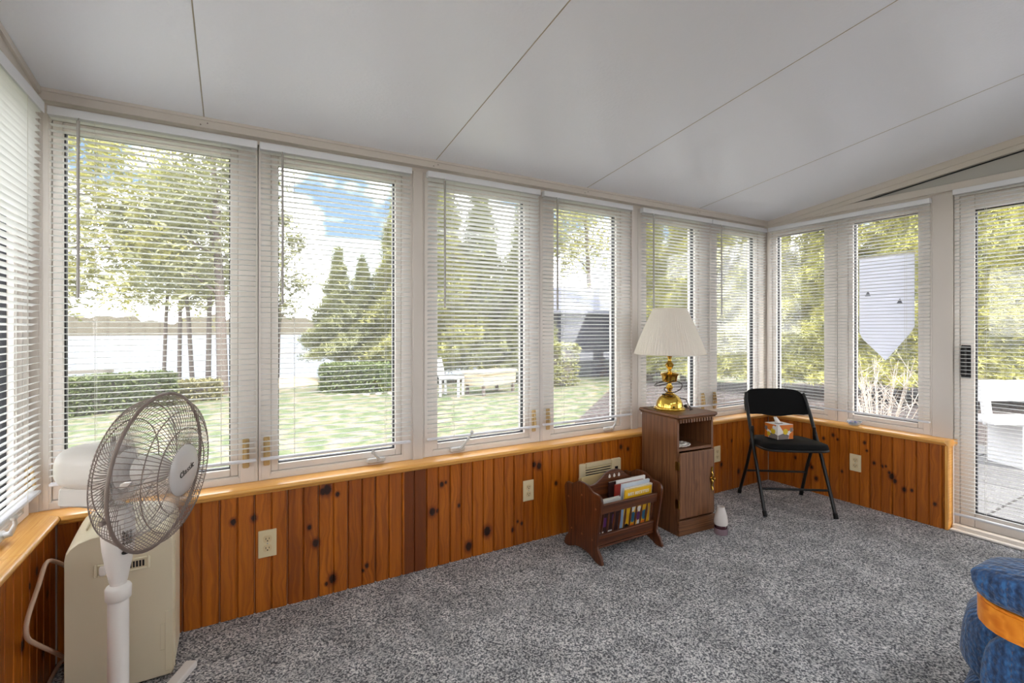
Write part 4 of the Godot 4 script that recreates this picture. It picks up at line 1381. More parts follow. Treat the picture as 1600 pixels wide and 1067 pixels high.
# ---------------------------------------------------------------- folding chair
func build_chair() -> void:
	# local z to the front, x to the sitter's left as seen from the front
	var o := thing("folding_chair", "black metal folding chair with a padded seat in the corner", "chair", Vector3(3.242, 0, -1.914), atan2(-0.585, 0.811))
	var hw := 0.213
	for s in [-1.0, 1.0]:
		var x: float = s * hw
		var p := []
		for q in [Vector3(x, 0.012, 0.222), Vector3(x, 0.20, 0.130), Vector3(x * 0.985, 0.42, 0.020), Vector3(x * 0.965, 0.60, -0.075), Vector3(x * 0.94, 0.70, -0.130), Vector3(x * 0.90, 0.740, -0.150)]:
			p.append(q)
		var leg := part(o, "leg", B.new().tube(p, 0.0112, 12), M.black_frame)
		part(leg, "foot_cap", B.new().tube([Vector3(x, 0.0, 0.228), Vector3(x, 0.030, 0.2135)], 0.0135, 12), M.rubber)
		var xr: float = s * (hw - 0.012)
		var rl := part(o, "leg", B.new().tube([Vector3(xr + s * 0.012, 0.012, -0.218), Vector3(xr, 0.25, -0.105), Vector3(xr, 0.44, -0.012), Vector3(xr, 0.53, -0.015)], 0.0108, 12), M.black_frame)
		part(rl, "foot_cap", B.new().tube([Vector3(xr + s * 0.012, 0.0, -0.222), Vector3(xr + s * 0.012, 0.030, -0.210)], 0.0130, 12), M.rubber)
	part(o, "stretcher", B.new().tube([Vector3(-hw, 0.155, 0.152), Vector3(hw, 0.155, 0.152)], 0.0075, 10), M.black_frame)
	part(o, "stretcher", B.new().tube([Vector3(-hw + 0.01, 0.190, -0.134), Vector3(hw - 0.01, 0.190, -0.134)], 0.0075, 10), M.black_frame)
	# seat: steel rim and cushion, rounded plan
	var plan := []
	var nn := 40
	for k in nn:
		var a := TAU * k / nn
		var cx := signf(cos(a)) * pow(absf(cos(a)), 0.42)
		var cz := signf(sin(a)) * pow(absf(sin(a)), 0.42)
		plan.append(Vector2(cx * (0.198 + 0.012 * cz), cz * 0.198))
	var secs := []
	for q in [[0.424, 0.985], [0.424, 1.0], [0.432, 1.005], [0.442, 1.0], [0.455, 0.975], [0.462, 0.90], [0.465, 0.70], [0.467, 0.35]]:
		var ring := []
		for p in plan:
			ring.append(Vector3(p.x * q[1], q[0] - 0.020 * (0.5 - p.y * q[1] / 0.4), p.y * q[1] + 0.030))
		secs.append(ring)
	part(o, "seat_cushion", B.new().loft(secs), M.black_vinyl)
	var rim := []
	for p in plan:
		rim.append(Vector3(p.x * 0.99, 0.420 - 0.020 * (0.5 - p.y / 0.4), p.y * 0.99 + 0.030))
	part(o, "seat_frame", B.new().tube(rim, 0.0085, 8, true), M.black_frame)
	# curved padded back
	var outline := [Vector2(-0.213, 0.61), Vector2(-0.214, 0.66), Vector2(-0.205, 0.715), Vector2(-0.175, 0.752), Vector2(-0.13, 0.766), Vector2(0, 0.768), Vector2(0.13, 0.766), Vector2(0.175, 0.752), Vector2(0.205, 0.715), Vector2(0.214, 0.66), Vector2(0.213, 0.61), Vector2(0.19, 0.598), Vector2(0.12, 0.600), Vector2(0.06, 0.590), Vector2(0, 0.584), Vector2(-0.06, 0.590), Vector2(-0.12, 0.600), Vector2(-0.19, 0.598)]
	var back := bevelled(soften(outline, 1), -0.014, 0.014, 0.005, Transform3D.IDENTITY)
	for i in back.v.size():
		var p := back.v[i]
		p.z += -0.092 - (p.y - 0.60) * 0.48 - 0.022 * (1.0 - pow(p.x / 0.21, 2))
		back.v[i] = p
	part(o, "backrest", back, M.black_vinyl)
	# tissue box on the seat
	var t := thing("tissue_box", "tissue box with orange, grey and yellow shapes on the chair seat", "tissue box", Vector3(3.200, 0.4610, -1.925), deg_to_rad(-16.0))
	var a := 0.062
	var c := 0.058
	var hh := 0.096
	part(t, "carton", span(B.new(), -a, a, 0, hh, -c, c, 0.001), M.tissue_white)
	var shapes := [
		[[Vector2(-0.8, 1), Vector2(1, 1), Vector2(1, 0.35), Vector2(-0.2, -0.1)], "tissue_orange"],
		[[Vector2(-0.2, -0.15), Vector2(-1, -0.45), Vector2(-0.95, -1), Vector2(0.35, -1), Vector2(0.45, -0.5)], "tissue_grey"],
		[[Vector2(0.5, -0.3), Vector2(1, 0.2), Vector2(1, -1), Vector2(0.4, -1)], "tissue_orange"],
		[[Vector2(0.55, 0.55), Vector2(0.95, 0.6), Vector2(0.95, 0.05), Vector2(0.6, -0.05)], "tissue_grey"]]
	for face in 2:
		var bs := Basis.IDENTITY if face == 0 else Basis(Vector3.UP, -PI / 2)
		var w2 := a if face == 0 else c
		var off := c if face == 0 else a
		var z := 0.0002
		for q in shapes:
			var poly := PackedVector2Array()
			for p in q[0]:
				var px: float = p.x if face == 0 else -p.x
				poly.append(Vector2(px * w2 * 0.985, hh * 0.5 + p.y * hh * 0.49))
			part(t, "print", B.new().prism(poly, off + 0.0001, off + 0.0002 + z, Transform3D(bs, Vector3.ZERO)), M[q[1]])
			z += 0.00012
		for q in [[-0.02 if face == 0 else 0.30, 0.05, 0.40, "tissue_lemon"], [0.45 if face == 1 else -9.0, 0.55, 0.28, "tissue_white"], [-0.35 if face == 1 else -9.0, -0.45, 0.30, "tissue_lemon"]]:
			if q[0] < -5:
				continue
			var poly := PackedVector2Array()
			for k in 28:
				var an := TAU * k / 28
				poly.append(Vector2(q[0] * w2 + cos(an) * q[2] * hh * 0.5, hh * 0.5 + q[1] * hh * 0.5 + sin(an) * q[2] * hh * 0.5))
			part(t, "print", B.new().prism(poly, off + 0.0001, off + 0.001), M[q[3]]).transform = Transform3D(bs, Vector3.ZERO)
	part(t, "opening", B.new().blob(Vector3(0, hh + 0.0005, 0), Vector3(0.030, 0.001, 0.018), 1.0, Basis.IDENTITY, null, 0, 18, 6), M.tissue_grey)
	var ts := B.new()
	var sheet := []
	for i in 7:
		var s := i / 6.0
		var ring := []
		for k in 12:
			var an := TAU * k / 12
			ring.append(Vector3(-0.042 * s + cos(an) * (0.020 - 0.008 * s), hh - 0.004 + 0.050 * s + 0.004 * sin(an * 3), sin(an) * (0.006 + 0.004 * sin(s * 5)) + 0.012 * s))
		sheet.append(ring)
	ts.loft(sheet)
	part(t, "tissue", ts, M.tissue_white)

# ---------------------------------------------------------------- blue armchair, lower right
func build_armchair() -> void:
	var o := thing("armchair", "blue striped armchair with a golden wooden arm, lower right corner", "armchair", Vector3(1.815, 0, 0.073))
	var f := FastNoiseLite.new()
	f.seed = 9
	f.frequency = 6.0
	f.fractal_octaves = 2
	for s in [-1.0, 1.0]:
		var x: float = s * 0.41
		part(o, "arm_panel", B.new().blob(Vector3(x, 0.33, -0.02), Vector3(0.080, 0.27, 0.440), 0.30, Basis.IDENTITY, f, 0.008, 60, 24), M.blue_fabric)
		# bent wooden band round the arm
		var plan := PackedVector2Array()
		var hw := 0.088
		for k in 13:
			var a := PI + PI * k / 12
			plan.append(Vector2(x + cos(a) * hw, -0.385 + sin(a) * hw))
		plan.append(Vector2(x + hw, 0.42))
		plan.append(Vector2(x - hw, 0.42))
		var band := B.new()
		var xf := Transform3D(Basis(Vector3(1, 0, 0), Vector3(0, 0, 1), Vector3(0, 1, 0)), Vector3.ZERO)
		band.prism(plan, 0.588, 0.634, xf, 0.5)
		var sm: Array = Geometry2D.offset_polygon(plan, -0.004, Geometry2D.JOIN_ROUND)
		band.prism(sm[0], 0.583, 0.639, xf, 0.5)
		part(o, "arm_band", band, M.arm_wood, "glossy golden wood arm band")
		part(o, "arm_pad", B.new().blob(Vector3(x + 0.010 * s, 0.686, -0.050), Vector3(0.102, 0.055, 0.410), 0.55, Basis(Vector3.RIGHT, -0.03), f, 0.040, 72, 30), M.blue_fabric)
	part(o, "seat_base", span(B.new(), -0.34, 0.34, 0.06, 0.30, -0.40, 0.42, 0.02), M.blue_fabric)
	part(o, "seat_cushion", B.new().blob(Vector3(0, 0.445, -0.08), Vector3(0.345, 0.105, 0.490), 0.38, Basis.IDENTITY, f, 0.02, 60, 22), M.blue_fabric)
	part(o, "front_roll", B.new().blob(Vector3(0, 0.21, -0.46), Vector3(0.345, 0.18, 0.10), 0.45, Basis.IDENTITY, f, 0.016, 56, 20), M.blue_fabric)
	part(o, "back_cushion", B.new().blob(Vector3(0, 0.76, 0.33), Vector3(0.36, 0.32, 0.13), 0.45, Basis(Vector3.RIGHT, 0.16), f, 0.03, 48, 22), M.blue_fabric)
	part(o, "back_frame", span(B.new(), -0.36, 0.36, 0.06, 0.95, 0.40, 0.46, 0.02), M.blue_fabric)
	for x in [-0.36, 0.36]:
		for z in [-0.36, 0.38]:
			part(o, "leg", span(B.new(), x - 0.025, x + 0.025, 0.0, 0.07, z - 0.025, z + 0.025, 0.004), M.arm_wood)

# ---------------------------------------------------------------- small things
func build_small_things() -> void:
	# little candle lamp on the carpet
	var v := thing("candle_lamp", "small frosted white candle lamp with a plum glass base on the carpet", "candle lamp", Vector3(2.470, 0.0, -1.832))
	part(v, "base", B.new().lathe([Vector2(0, 0), Vector2(0.036, 0), Vector2(0.038, 0.006), Vector2(0.0385, 0.032), Vector2(0.033, 0.034)], 28), M.plum_pale)
	part(v, "cup", B.new().lathe([Vector2(0.033, 0.033), Vector2(0.036, 0.040), Vector2(0.034, 0.054), Vector2(0.028, 0.058), Vector2(0, 0.058)], 28), M.plum)
	part(v, "shade", B.new().lathe([Vector2(0.036, 0.054), Vector2(0.039, 0.062), Vector2(0.038, 0.080), Vector2(0.032, 0.112), Vector2(0.024, 0.140), Vector2(0.0205, 0.158), Vector2(0.0185, 0.158), Vector2(0.030, 0.11), Vector2(0.034, 0.07)], 28), M.frosted)
	# glass dish on the right sill
	var d := thing("glass_dish", "small glass dish with blue beads on the sill below the banner", "dish", Vector3(3.686, 0.5355, -1.690))
	part(d, "bowl", B.new().lathe([Vector2(0, 0), Vector2(0.026, 0), Vector2(0.034, 0.006), Vector2(0.043, 0.018), Vector2(0.047, 0.028), Vector2(0.045, 0.028), Vector2(0.040, 0.018), Vector2(0.030, 0.008), Vector2(0, 0.005)], 28), M.dish_glass)
	for k in 6:
		var a := TAU * k / 6
		part(d, "bead", B.new().blob(Vector3(cos(a) * 0.018, 0.016, sin(a) * 0.018), Vector3(0.011, 0.010, 0.011), 1.0, Basis.IDENTITY, null, 0, 12, 8), M.dish_blue if k % 2 == 0 else M.plum_pale)
	# white house-shaped banner in the right window
	var bn := thing("window_banner", "white pointed cloth banner hanging in the right window behind the blind", "banner", Vector3(3.772, 0, 0))
	var poly := PackedVector2Array([Vector2(-1.697, 1.683), Vector2(-1.382, 1.683), Vector2(-1.382, 1.215), Vector2(-1.400, 1.175), Vector2(-1.540, 0.985), Vector2(-1.675, 1.125), Vector2(-1.697, 1.17)])
	var flip := Transform3D(Basis(Vector3(0, 0, 1), Vector3(0, 1, 0), Vector3(1, 0, 0)), Vector3.ZERO)
	part(bn, "cloth", B.new().prism(poly, -0.001, 0.001, flip), M.banner)
	part(bn, "rod", B.new().tube([Vector3(0, 1.688, -1.705), Vector3(0, 1.688, -1.374)], 0.004, 8), M.trim_paint)
	for q in [[-1.645, 1.435], [-1.462, 1.375]]:
		var tr := PackedVector2Array([Vector2(q[0] - 0.017, q[1] - 0.014), Vector2(q[0] + 0.017, q[1] - 0.014), Vector2(q[0] + 0.002, q[1] + 0.022)])
		part(bn, "sail_mark", B.new().prism(tr, -0.0018, -0.001, flip), M.banner_mark, "small grey triangular mark")

# ---------------------------------------------------------------- garden and lake
func sprig(blades: int, long: float, wide: float, sd: int) -> ArrayMesh:
	var r := RandomNumberGenerator.new()
	r.seed = sd
	var b := B.new()
	for k in blades:
		var a := TAU * k / blades + r.randf_range(-0.4, 0.4)
		var d := Vector3(cos(a), r.randf_range(-0.5, 0.8), sin(a)).normalized()
		var s := d.cross(Vector3(r.randf_range(-0.6, 0.6), 1, r.randf_range(-0.6, 0.6))).normalized() * wide
		var o := Vector3(r.randf_range(-0.3, 0.3), r.randf_range(-0.3, 0.3), r.randf_range(-0.3, 0.3)) * long
		var nn := s.cross(d).normalized()
		b.quad(o, o + d * long * 0.45 + s, o + d * long, o + d * long * 0.45 - s, nn)
	return b.mesh()

var sprigs := {}

func foliage(parent: Node3D, called: String, count: int, place: Callable, size0: float, size1: float, c1: Color, c2: Color, kind: String) -> void:
	var mm := MultiMesh.new()
	mm.transform_format = MultiMesh.TRANSFORM_3D
	mm.use_colors = true
	mm.mesh = sprigs[kind]
	mm.instance_count = count
	for i in count:
		var p: Vector3 = place.call()
		var s := rng.randf_range(size0, size1)
		var bs := Basis.from_euler(Vector3(rng.randf_range(-0.5, 0.5), rng.randf() * TAU, rng.randf_range(-0.5, 0.5))).scaled(Vector3(s, s, s))
		mm.set_instance_transform(i, Transform3D(bs, p))
		mm.set_instance_color(i, c1.lerp(c2, rng.randf()))
	var o := MultiMeshInstance3D.new()
	o.name = called
	o.multimesh = mm
	o.material_override = M.leaf
	o.set_meta("kind", "stuff")
	parent.add_child(o, true)

func in_cone(h0: float, h1: float, r: float) -> Callable:
	return func() -> Vector3:
		var t := 1.0 - sqrt(rng.randf())
		var a := rng.randf() * TAU
		var rr := r * pow(1.0 - t, 1.05) * sqrt(rng.randf_range(0.25, 1.0)) * (0.82 + 0.30 * sin(a * 3.0 + t * 27.0)) + 0.06 * rng.randfn()
		return Vector3(cos(a) * rr, lerpf(h0, h1, t), sin(a) * rr)

func in_ball(c: Vector3, h: Vector3) -> Callable:
	return func() -> Vector3:
		var d := Vector3(rng.randfn(), rng.randfn(), rng.randfn()).normalized()
		return c + d * h * pow(rng.randf_range(0.12, 1.0), 0.4)

func in_clumps(list: Array) -> Callable:
	return func() -> Vector3:
		var q: Array = list[rng.randi() % list.size()]
		var d := Vector3(rng.randfn(), rng.randfn() * 0.7, rng.randfn()) * 0.45
		return q[0] + d * q[1]

const OLIVE := Color(0.40, 0.41, 0.19)
const GOLD := Color(0.66, 0.62, 0.18)
const DEEP := Color(0.20, 0.22, 0.12)

func cedar(label: String, at: Vector3, h: float, r: float, low: float, n: int, c1: Color, c2: Color) -> void:
	var o := thing("cedar_tree", label, "tree", at, 0, "cedars beyond the windows")
	part(o, "trunk", B.new().tube([Vector3(0, 0, 0), Vector3(0.05, h * 0.5, 0.03), Vector3(0, h * 0.96, 0)], [0.09, 0.06, 0.012], 7), M.bark)
	foliage(o, "foliage", n, in_cone(low, h, r), 0.4, 0.95, c1, c2, "cedar")

func leafy(label: String, at: Vector3, h: float, lean: Vector3, rad: float, clumps: Array, n: int, c1: Color, c2: Color) -> void:
	var o := thing("lakeside_tree", label, "tree", at, 0, "trees on the lake shore")
	var b := B.new()
	var top := Vector3(0, h, 0) + lean
	b.tube([Vector3.ZERO, lean * 0.2 + Vector3(0, h * 0.3, 0), lean * 0.6 + Vector3(0, h * 0.65, 0), top], [rad, rad * 0.85, rad * 0.6, rad * 0.15], 8)
	part(o, "trunk", b, M.bark)
	var br := B.new()
	var pts := []
	for q in clumps:
		var p: Vector3 = q[0]
		var y := clampf(p.y - 0.5, h * 0.25, h * 0.9)
		var s := lean * (y / h) + Vector3(0, y, 0)
		br.tube([s, s.lerp(p, 0.55) + Vector3(0, 0.12, 0), p], [rad * 0.35, rad * 0.2, 0.008], 5)
		pts.append(q)
	part(o, "branches", br, M.bark).set_meta("kind", "stuff")
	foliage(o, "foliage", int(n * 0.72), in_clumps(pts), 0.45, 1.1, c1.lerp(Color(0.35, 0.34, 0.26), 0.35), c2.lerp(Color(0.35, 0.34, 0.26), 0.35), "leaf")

func hedge(label: String, at: Vector3, size: Vector3, n: int, c1: Color, c2: Color, turn := 0.0) -> void:
	var o := thing("clipped_hedge", label, "hedge", at, turn, "low hedges in the garden")
	var fn := FastNoiseLite.new()
	fn.seed = 3
	fn.frequency = 2.0
	part(o, "core", B.new().blob(Vector3(0, size.y * 0.47, 0), size * Vector3(0.46, 0.47, 0.46), 0.5, Basis.IDENTITY, fn, 0.06, 24, 12), M.shed_wall if false else M.bark)
	foliage(o, "foliage", n, func() -> Vector3:
		var p := Vector3(rng.randf_range(-0.5, 0.5), rng.randf_range(0.05, 1.0), rng.randf_range(-0.5, 0.5))
		var k := rng.randi() % 3
		if k == 0:
			p.y = 1.0
		elif k == 1:
			p.z = 0.5 * signf(p.z)
		else:
			p.x = 0.5 * signf(p.x)
		return p * size, 0.35, 0.8, c1, c2, "leaf")

func build_garden() -> void:
	sprigs["cedar"] = sprig(20, 0.17, 0.014, 1)
	sprigs["leaf"] = sprig(9, 0.15, 0.032, 2)
	# ground falling to the lake
	var g := setting("ground", Vector3.ZERO, 0.0, "pale patchy lawn sloping to the lake")
	var b := B.new()
	var hgt := func(x: float, z: float) -> float:
		var t := smoothstep(14.0, 25.0, -z)
		return -0.35 - 1.7 * t + 0.03 * sin(x * 0.7) * cos(z * 0.5)
	var nx := 40
	var nz := 34
	for i in nx:
		for j in nz:
			var c := []
			for q in [[0, 0], [1, 0], [1, 1], [0, 1]]:
				var x: float = -40.0 + 80.0 * (i + q[0]) / nx
				var z: float = -28.0 + 42.0 * (j + q[1]) / nz
				c.append(Vector3(x, hgt.call(x, z), z))
			var nn: Vector3 = (c[3] - c[0]).cross(c[1] - c[0]).normalized()
			b.quad(c[0], c[1], c[2], c[3], nn)
	part(g, "lawn", b, M.lawn)
	var lk := setting("lake", Vector3.ZERO, 0.0, "pale grey lake beyond the garden")
	part(lk, "water", span(B.new(), -260, 260, -1.9, -1.62, -330, -21), M.lake)
	for q in [[-24.0, -46.0, 30.0, 1.2], [8.0, -60.0, 26.0, 1.0], [-60.0, -80.0, 60.0, 1.5]]:
		part(lk, "mud_bank", B.new().blob(Vector3(q[0], -1.64, q[1]), Vector3(q[2] * 0.5, 0.10, q[3] * 1.6), 1.0, Basis.IDENTITY, null, 0, 30, 6), M.sand)
	# far shore
	var fs := setting("far_shore", Vector3.ZERO, 0.0, "bare grey-brown wooded far shore")
	var fn := FastNoiseLite.new()
	fn.seed = 8
	fn.frequency = 0.06
	b = B.new()
	for layer in 2:
		var zz := -236.0 - 30.0 * layer
		for i in 220:
			var x0 := -330.0 + 3.0 * i
			var y0 := 3.2 + 3.0 * layer + 6.0 * fn.get_noise_2d(x0, layer * 50.0) + 1.6 * fn.get_noise_2d(x0 * 6.0, 9.0)
			var x1 := x0 + 3.0
			var y1 := 3.2 + 3.0 * layer + 6.0 * fn.get_noise_2d(x1, layer * 50.0) + 1.6 * fn.get_noise_2d(x1 * 6.0, 9.0)
			b.quad(Vector3(x0, -2, zz), Vector3(x1, -2, zz), Vector3(x1, y1, zz - 6), Vector3(x0, y0, zz - 6), Vector3(0, 0.2, 1).normalized())
			b.quad(Vector3(x0, y0, zz - 6), Vector3(x1, y1, zz - 6), Vector3(x1, -2, zz - 14), Vector3(x0, -2, zz - 14), Vector3(0, 0.5, -1).normalized())
	part(fs, "woods", b, M.far_woods)
	# trees on the shore
	leafy("slim leaning tree trunk left of the lakeside group", Vector3(-1.75, -0.6, -17.0), 6.6, Vector3(0.3, 0, 0.2), 0.055, [[Vector3(-0.6, 2.9, 0), 1.0], [Vector3(0.3, 3.6, 0.3), 1.2], [Vector3(-0.5, 4.8, 0), 1.2], [Vector3(0.4, 5.8, 0), 1.0]], 1500, GOLD, OLIVE)
	leafy("slim straight tree second in the lakeside group", Vector3(-1.36, -0.6, -16.8), 7.0, Vector3(0.1, 0, 0), 0.06, [[Vector3(0.5, 2.8, 0), 0.9], [Vector3(-0.5, 3.9, 0), 1.1], [Vector3(0.4, 5.0, 0), 1.2], [Vector3(0, 6.3, 0), 1.0]], 1500, OLIVE, GOLD)
	leafy("slim tree leaning right in the lakeside group", Vector3(-1.02, -0.6, -16.6), 6.9, Vector3(-0.5, 0, 0), 0.065, [[Vector3(0.2, 3.2, 0), 1.0], [Vector3(-0.8, 4.2, 0), 1.1], [Vector3(0.3, 5.2, 0), 1.2]], 1400, OLIVE, DEEP)
	leafy("dark straight trunk at the right of the lakeside group", Vector3(-0.64, -0.6, -16.4), 7.4, Vector3(0.15, 0, 0), 0.075, [[Vector3(0.7, 3.3, 0), 1.0], [Vector3(-0.6, 4.4, 0), 1.1], [Vector3(0.6, 5.4, 0), 1.2], [Vector3(0, 6.8, 0), 1.0]], 1500, OLIVE, DEEP)
	leafy("thickest trunk close to the window frame on the lake side", Vector3(-0.22, -0.5, -13.3), 7.0, Vector3(-0.25, 0, 0), 0.125, [[Vector3(-0.9, 3.0, 0), 1.0], [Vector3(0.5, 3.7, 0), 0.9], [Vector3(-0.7, 4.6, 0), 1.1], [Vector3(0.3, 5.4, 0), 1.0], [Vector3(-1.4, 3.9, 0.3), 0.9]], 2000, DEEP, OLIVE)
	leafy("branching tree behind the left edge of the first window", Vector3(-4.3, -0.4, -12.6), 6.5, Vector3(0.6, 0, 0), 0.12, [[Vector3(0.9, 2.2, 0), 0.8], [Vector3(1.5, 2.7, 0.2), 0.9], [Vector3(1.3, 3.6, 0), 1.0], [Vector3(2.0, 4.3, 0.1), 0.9], [Vector3(0.4, 4.8, 0), 1.2], [Vector3(1.9, 5.2, 0.2), 1.0], [Vector3(1.0, 5.9, 0), 1.0], [Vector3(2.6, 3.3, 0), 0.6]], 2600, GOLD, OLIVE)
	leafy("sparse slender tree at the left of the blue sky", Vector3(1.15, -0.6, -16.2), 5.6, Vector3(0.2, 0, 0), 0.05, [[Vector3(0.3, 2.5, 0), 0.7], [Vector3(0.6, 3.2, 0), 0.6], [Vector3(0.1, 3.9, 0), 0.6], [Vector3(0.5, 4.5, 0), 0.5], [Vector3(0.1, 5.1, 0), 0.4], [Vector3(-0.3, 3.2, 0), 0.7]], 700, OLIVE, DEEP)
	# conifers and cedars
	cedar("small pointed conifer in front of the blue sky", Vector3(2.60, -0.5, -14.5), 4.05, 1.05, 0.9, 3600, OLIVE, DEEP)
	cedar("second pointed conifer just right of the small one", Vector3(3.30, -0.5, -14.6), 3.95, 0.95, 0.8, 3400, OLIVE, DEEP)
	cedar("tall cedar at the right edge of the blue sky", Vector3(4.35, -0.45, -14.2), 6.6, 1.35, 0.8, 7000, OLIVE.lerp(GOLD, 0.5), DEEP)
	cedar("broad cedar behind the beige garden table", Vector3(5.35, -0.4, -13.4), 6.4, 1.6, 0.5, 8000, OLIVE.lerp(GOLD, 0.6), DEEP)
	cedar("second broad cedar behind the beige garden table", Vector3(6.7, -0.4, -13.6), 6.8, 1.7, 0.4, 8000, OLIVE, DEEP)
	cedar("tall cedar filling the gap behind the beige garden table", Vector3(6.05, -0.45, -15.2), 7.8, 1.9, 0.4, 9000, OLIVE, DEEP)
	cedar("pale cedar at the left edge of the third window", Vector3(5.15, -0.5, -16.2), 8.0, 1.7, 0.4, 8000, OLIVE.lerp(GOLD, 0.4), DEEP)
	cedar("slim cedar right of the garden shed behind the lamp", Vector3(10.55, -0.4, -10.2), 6.6, 1.0, 0.4, 7000, GOLD, OLIVE)
	cedar("dark cedar left of the garden shed", Vector3(7.6, -0.4, -12.6), 5.8, 1.25, 0.3, 6000, OLIVE, DEEP)
	leafy("bare leafy tree rising behind the shed roof", Vector3(12.0, -0.4, -14.6), 7.4, Vector3(-0.4, 0, 0), 0.12, [[Vector3(-1.2, 4.4, 0), 1.2], [Vector3(0.4, 5.0, 0), 1.3], [Vector3(-0.8, 6.0, 0), 1.3], [Vector3(0.6, 6.8, 0), 1.1], [Vector3(-2.0, 5.2, 0), 1.0]], 2200, OLIVE, GOLD)
	var row := [[10.9, -9.3, 6.2, 1.15], [10.7, -8.3, 6.0, 1.45], [11.1, -7.0, 6.3, 1.5], [11.6, -5.8, 6.0, 1.45], [12.2, -4.7, 6.2, 1.5], [12.9, -3.7, 6.0, 1.45], [13.7, -2.8, 6.3, 1.5], [15.0, -3.2, 6.6, 1.7], [16.2, -4.2, 6.6, 1.7], [15.2, -1.2, 6.4, 1.6], [15.8, 0.5, 6.4, 1.6]]
	var names := ["farthest", "second", "third", "fourth", "fifth", "sixth", "seventh", "eighth", "ninth", "tenth", "last"]
	for k in row.size():
		var q: Array = row[k]
		cedar("golden green cedar, %s in the row beyond the short wall" % names[k], Vector3(q[0], -0.35, q[1]), q[2], q[3], 0.45, 9500, GOLD, OLIVE)
	# hedges and low plants
	hedge("long clipped green hedge behind the fan window", Vector3(-2.0, -0.38, -11.9), Vector3(1.75, 0.62, 0.75), 2600, Color(0.10, 0.14, 0.05), Color(0.17, 0.20, 0.08), 0.4)
	hedge("pale low shrub to the right of the clipped hedge", Vector3(-0.85, -0.42, -12.6), Vector3(1.1, 0.42, 0.6), 1100, Color(0.24, 0.23, 0.10), Color(0.34, 0.31, 0.17))
	hedge("clipped hedge on the lawn below the blue sky", Vector3(2.60, -0.38, -12.1), Vector3(1.45, 0.66, 0.8), 2600, Color(0.11, 0.16, 0.05), Color(0.20, 0.24, 0.09), -0.6)
	hedge("ragged olive shrub left of the garden shed", Vector3(7.75, -0.38, -10.9), Vector3(0.8, 1.1, 0.8), 900, OLIVE, Color(0.28, 0.27, 0.10))
	# stones bordering the lawn
	for k in 9:
		var x := 2.1 + 0.27 * k
		var st := thing("border_stone", "grey border stone before the clipped hedge, %s from the left" % ["first", "second", "third", "fourth", "fifth", "sixth", "seventh", "eighth", "ninth"][k], "stone", Vector3(x, -0.40, -11.5 + 0.75 * (k / 8.0) + rng.randf_range(-0.05, 0.05)), rng.randf() * TAU, "stones bordering the lawn")
		part(st, "stone", B.new().blob(Vector3(0, 0.05, 0), Vector3(rng.randf_range(0.07, 0.12), rng.randf_range(0.05, 0.09), 0.08), 0.7, Basis.IDENTITY, fn, 0.02, 12, 7), M.stone)
	# upturned boat on the bank
	var bt := thing("rowing_boat", "pale upturned rowing boat on the bank left of the hedge", "boat", Vector3(1.30, -0.45, -14.2), 0.25)
	var secs := []
	for k in 9:
		var t := k / 8.0
		var wd := 0.42 * pow(sin(PI * (0.08 + 0.84 * t)), 0.6)
		var ring := []
		for i in 12:
			var a := PI * i / 11
			ring.append(Vector3(-1.1 + 2.2 * t, sin(a) * 0.36 * (0.5 + 0.5 * sin(PI * t)), cos(a) * wd))
		secs.append(ring)
	part(bt, "hull", B.new().loft(secs), M.table_tan)
	# dock by the water
	var dk := thing("dock", "grey wooden dock with a rail at the water, left of the hedge", "dock", Vector3(-4.0, -0.62, -16.6), 0.15)
	for k in 9:
		part(dk, "plank", span(B.new(), -1.2 + 0.27 * k, -0.96 + 0.27 * k, 0.0, 0.04, -0.5, 0.5), M.stone)
	for x in [-1.1, 0.0, 1.1]:
		part(dk, "post", span(B.new(), x - 0.04, x + 0.04, -0.8, 0.75, 0.42, 0.50), M.stone)
	part(dk, "rail", span(B.new(), -1.2, 1.2, 0.66, 0.74, 0.42, 0.50), M.stone)
	# garden table with a tan cloth
	var gt := thing("garden_table", "beige garden table and bench on the lawn before the cedars", "table", Vector3(5.35, -0.36, -10.3), 0.35)
	part(gt, "top", span(B.new(), -0.62, 0.62, 0.50, 0.56, -0.35, 0.35, 0.01), M.table_tan)
	part(gt, "apron", span(B.new(), -0.58, 0.58, 0.24, 0.50, -0.31, 0.31), M.table_tan)
	for x in [-0.52, 0.52]:
		for z in [-0.26, 0.26]:
			part(gt, "leg", span(B.new(), x - 0.03, x + 0.03, 0.0, 0.26, z - 0.03, z + 0.03), M.bark)
	var gc := thing("garden_chair", "white garden chair left of the beige garden table", "chair", Vector3(4.35, -0.36, -10.3), 0.9)
	part(gc, "seat", span(B.new(), -0.24, 0.24, 0.40, 0.44, -0.24, 0.24, 0.01), M.garden_white)
	for k in 5:
		part(gc, "back_slat", B.new().box(Vector3(-0.2 + 0.1 * k, 0.66, -0.28), Vector3(0.06, 0.46, 0.02), Basis(Vector3.RIGHT, -0.2)), M.garden_white)
	for x in [-0.21, 0.21]:
		for z in [-0.21, 0.21]:
			part(gc, "leg", span(B.new(), x - 0.025, x + 0.025, 0.0, 0.41, z - 0.025, z + 0.025), M.garden_white)
	# dark clapboard shed
	var sh := thing("garden_shed", "dark blue-grey garden shed with a pale roof beyond the third window pair", "shed", Vector3(10.9, -0.40, -12.9), -0.42)
	part(sh, "wall_box", span(B.new(), -1.7, 1.7, 0.0, 2.15, -1.3, 1.3), M.shed_wall)
	for k in 12:
		part(sh, "clapboard", B.new().box(Vector3(0, 0.09 + 0.178 * k, 1.31), Vector3(3.42, 0.172, 0.02), Basis(Vector3.RIGHT, -0.08)), M.shed_wall)
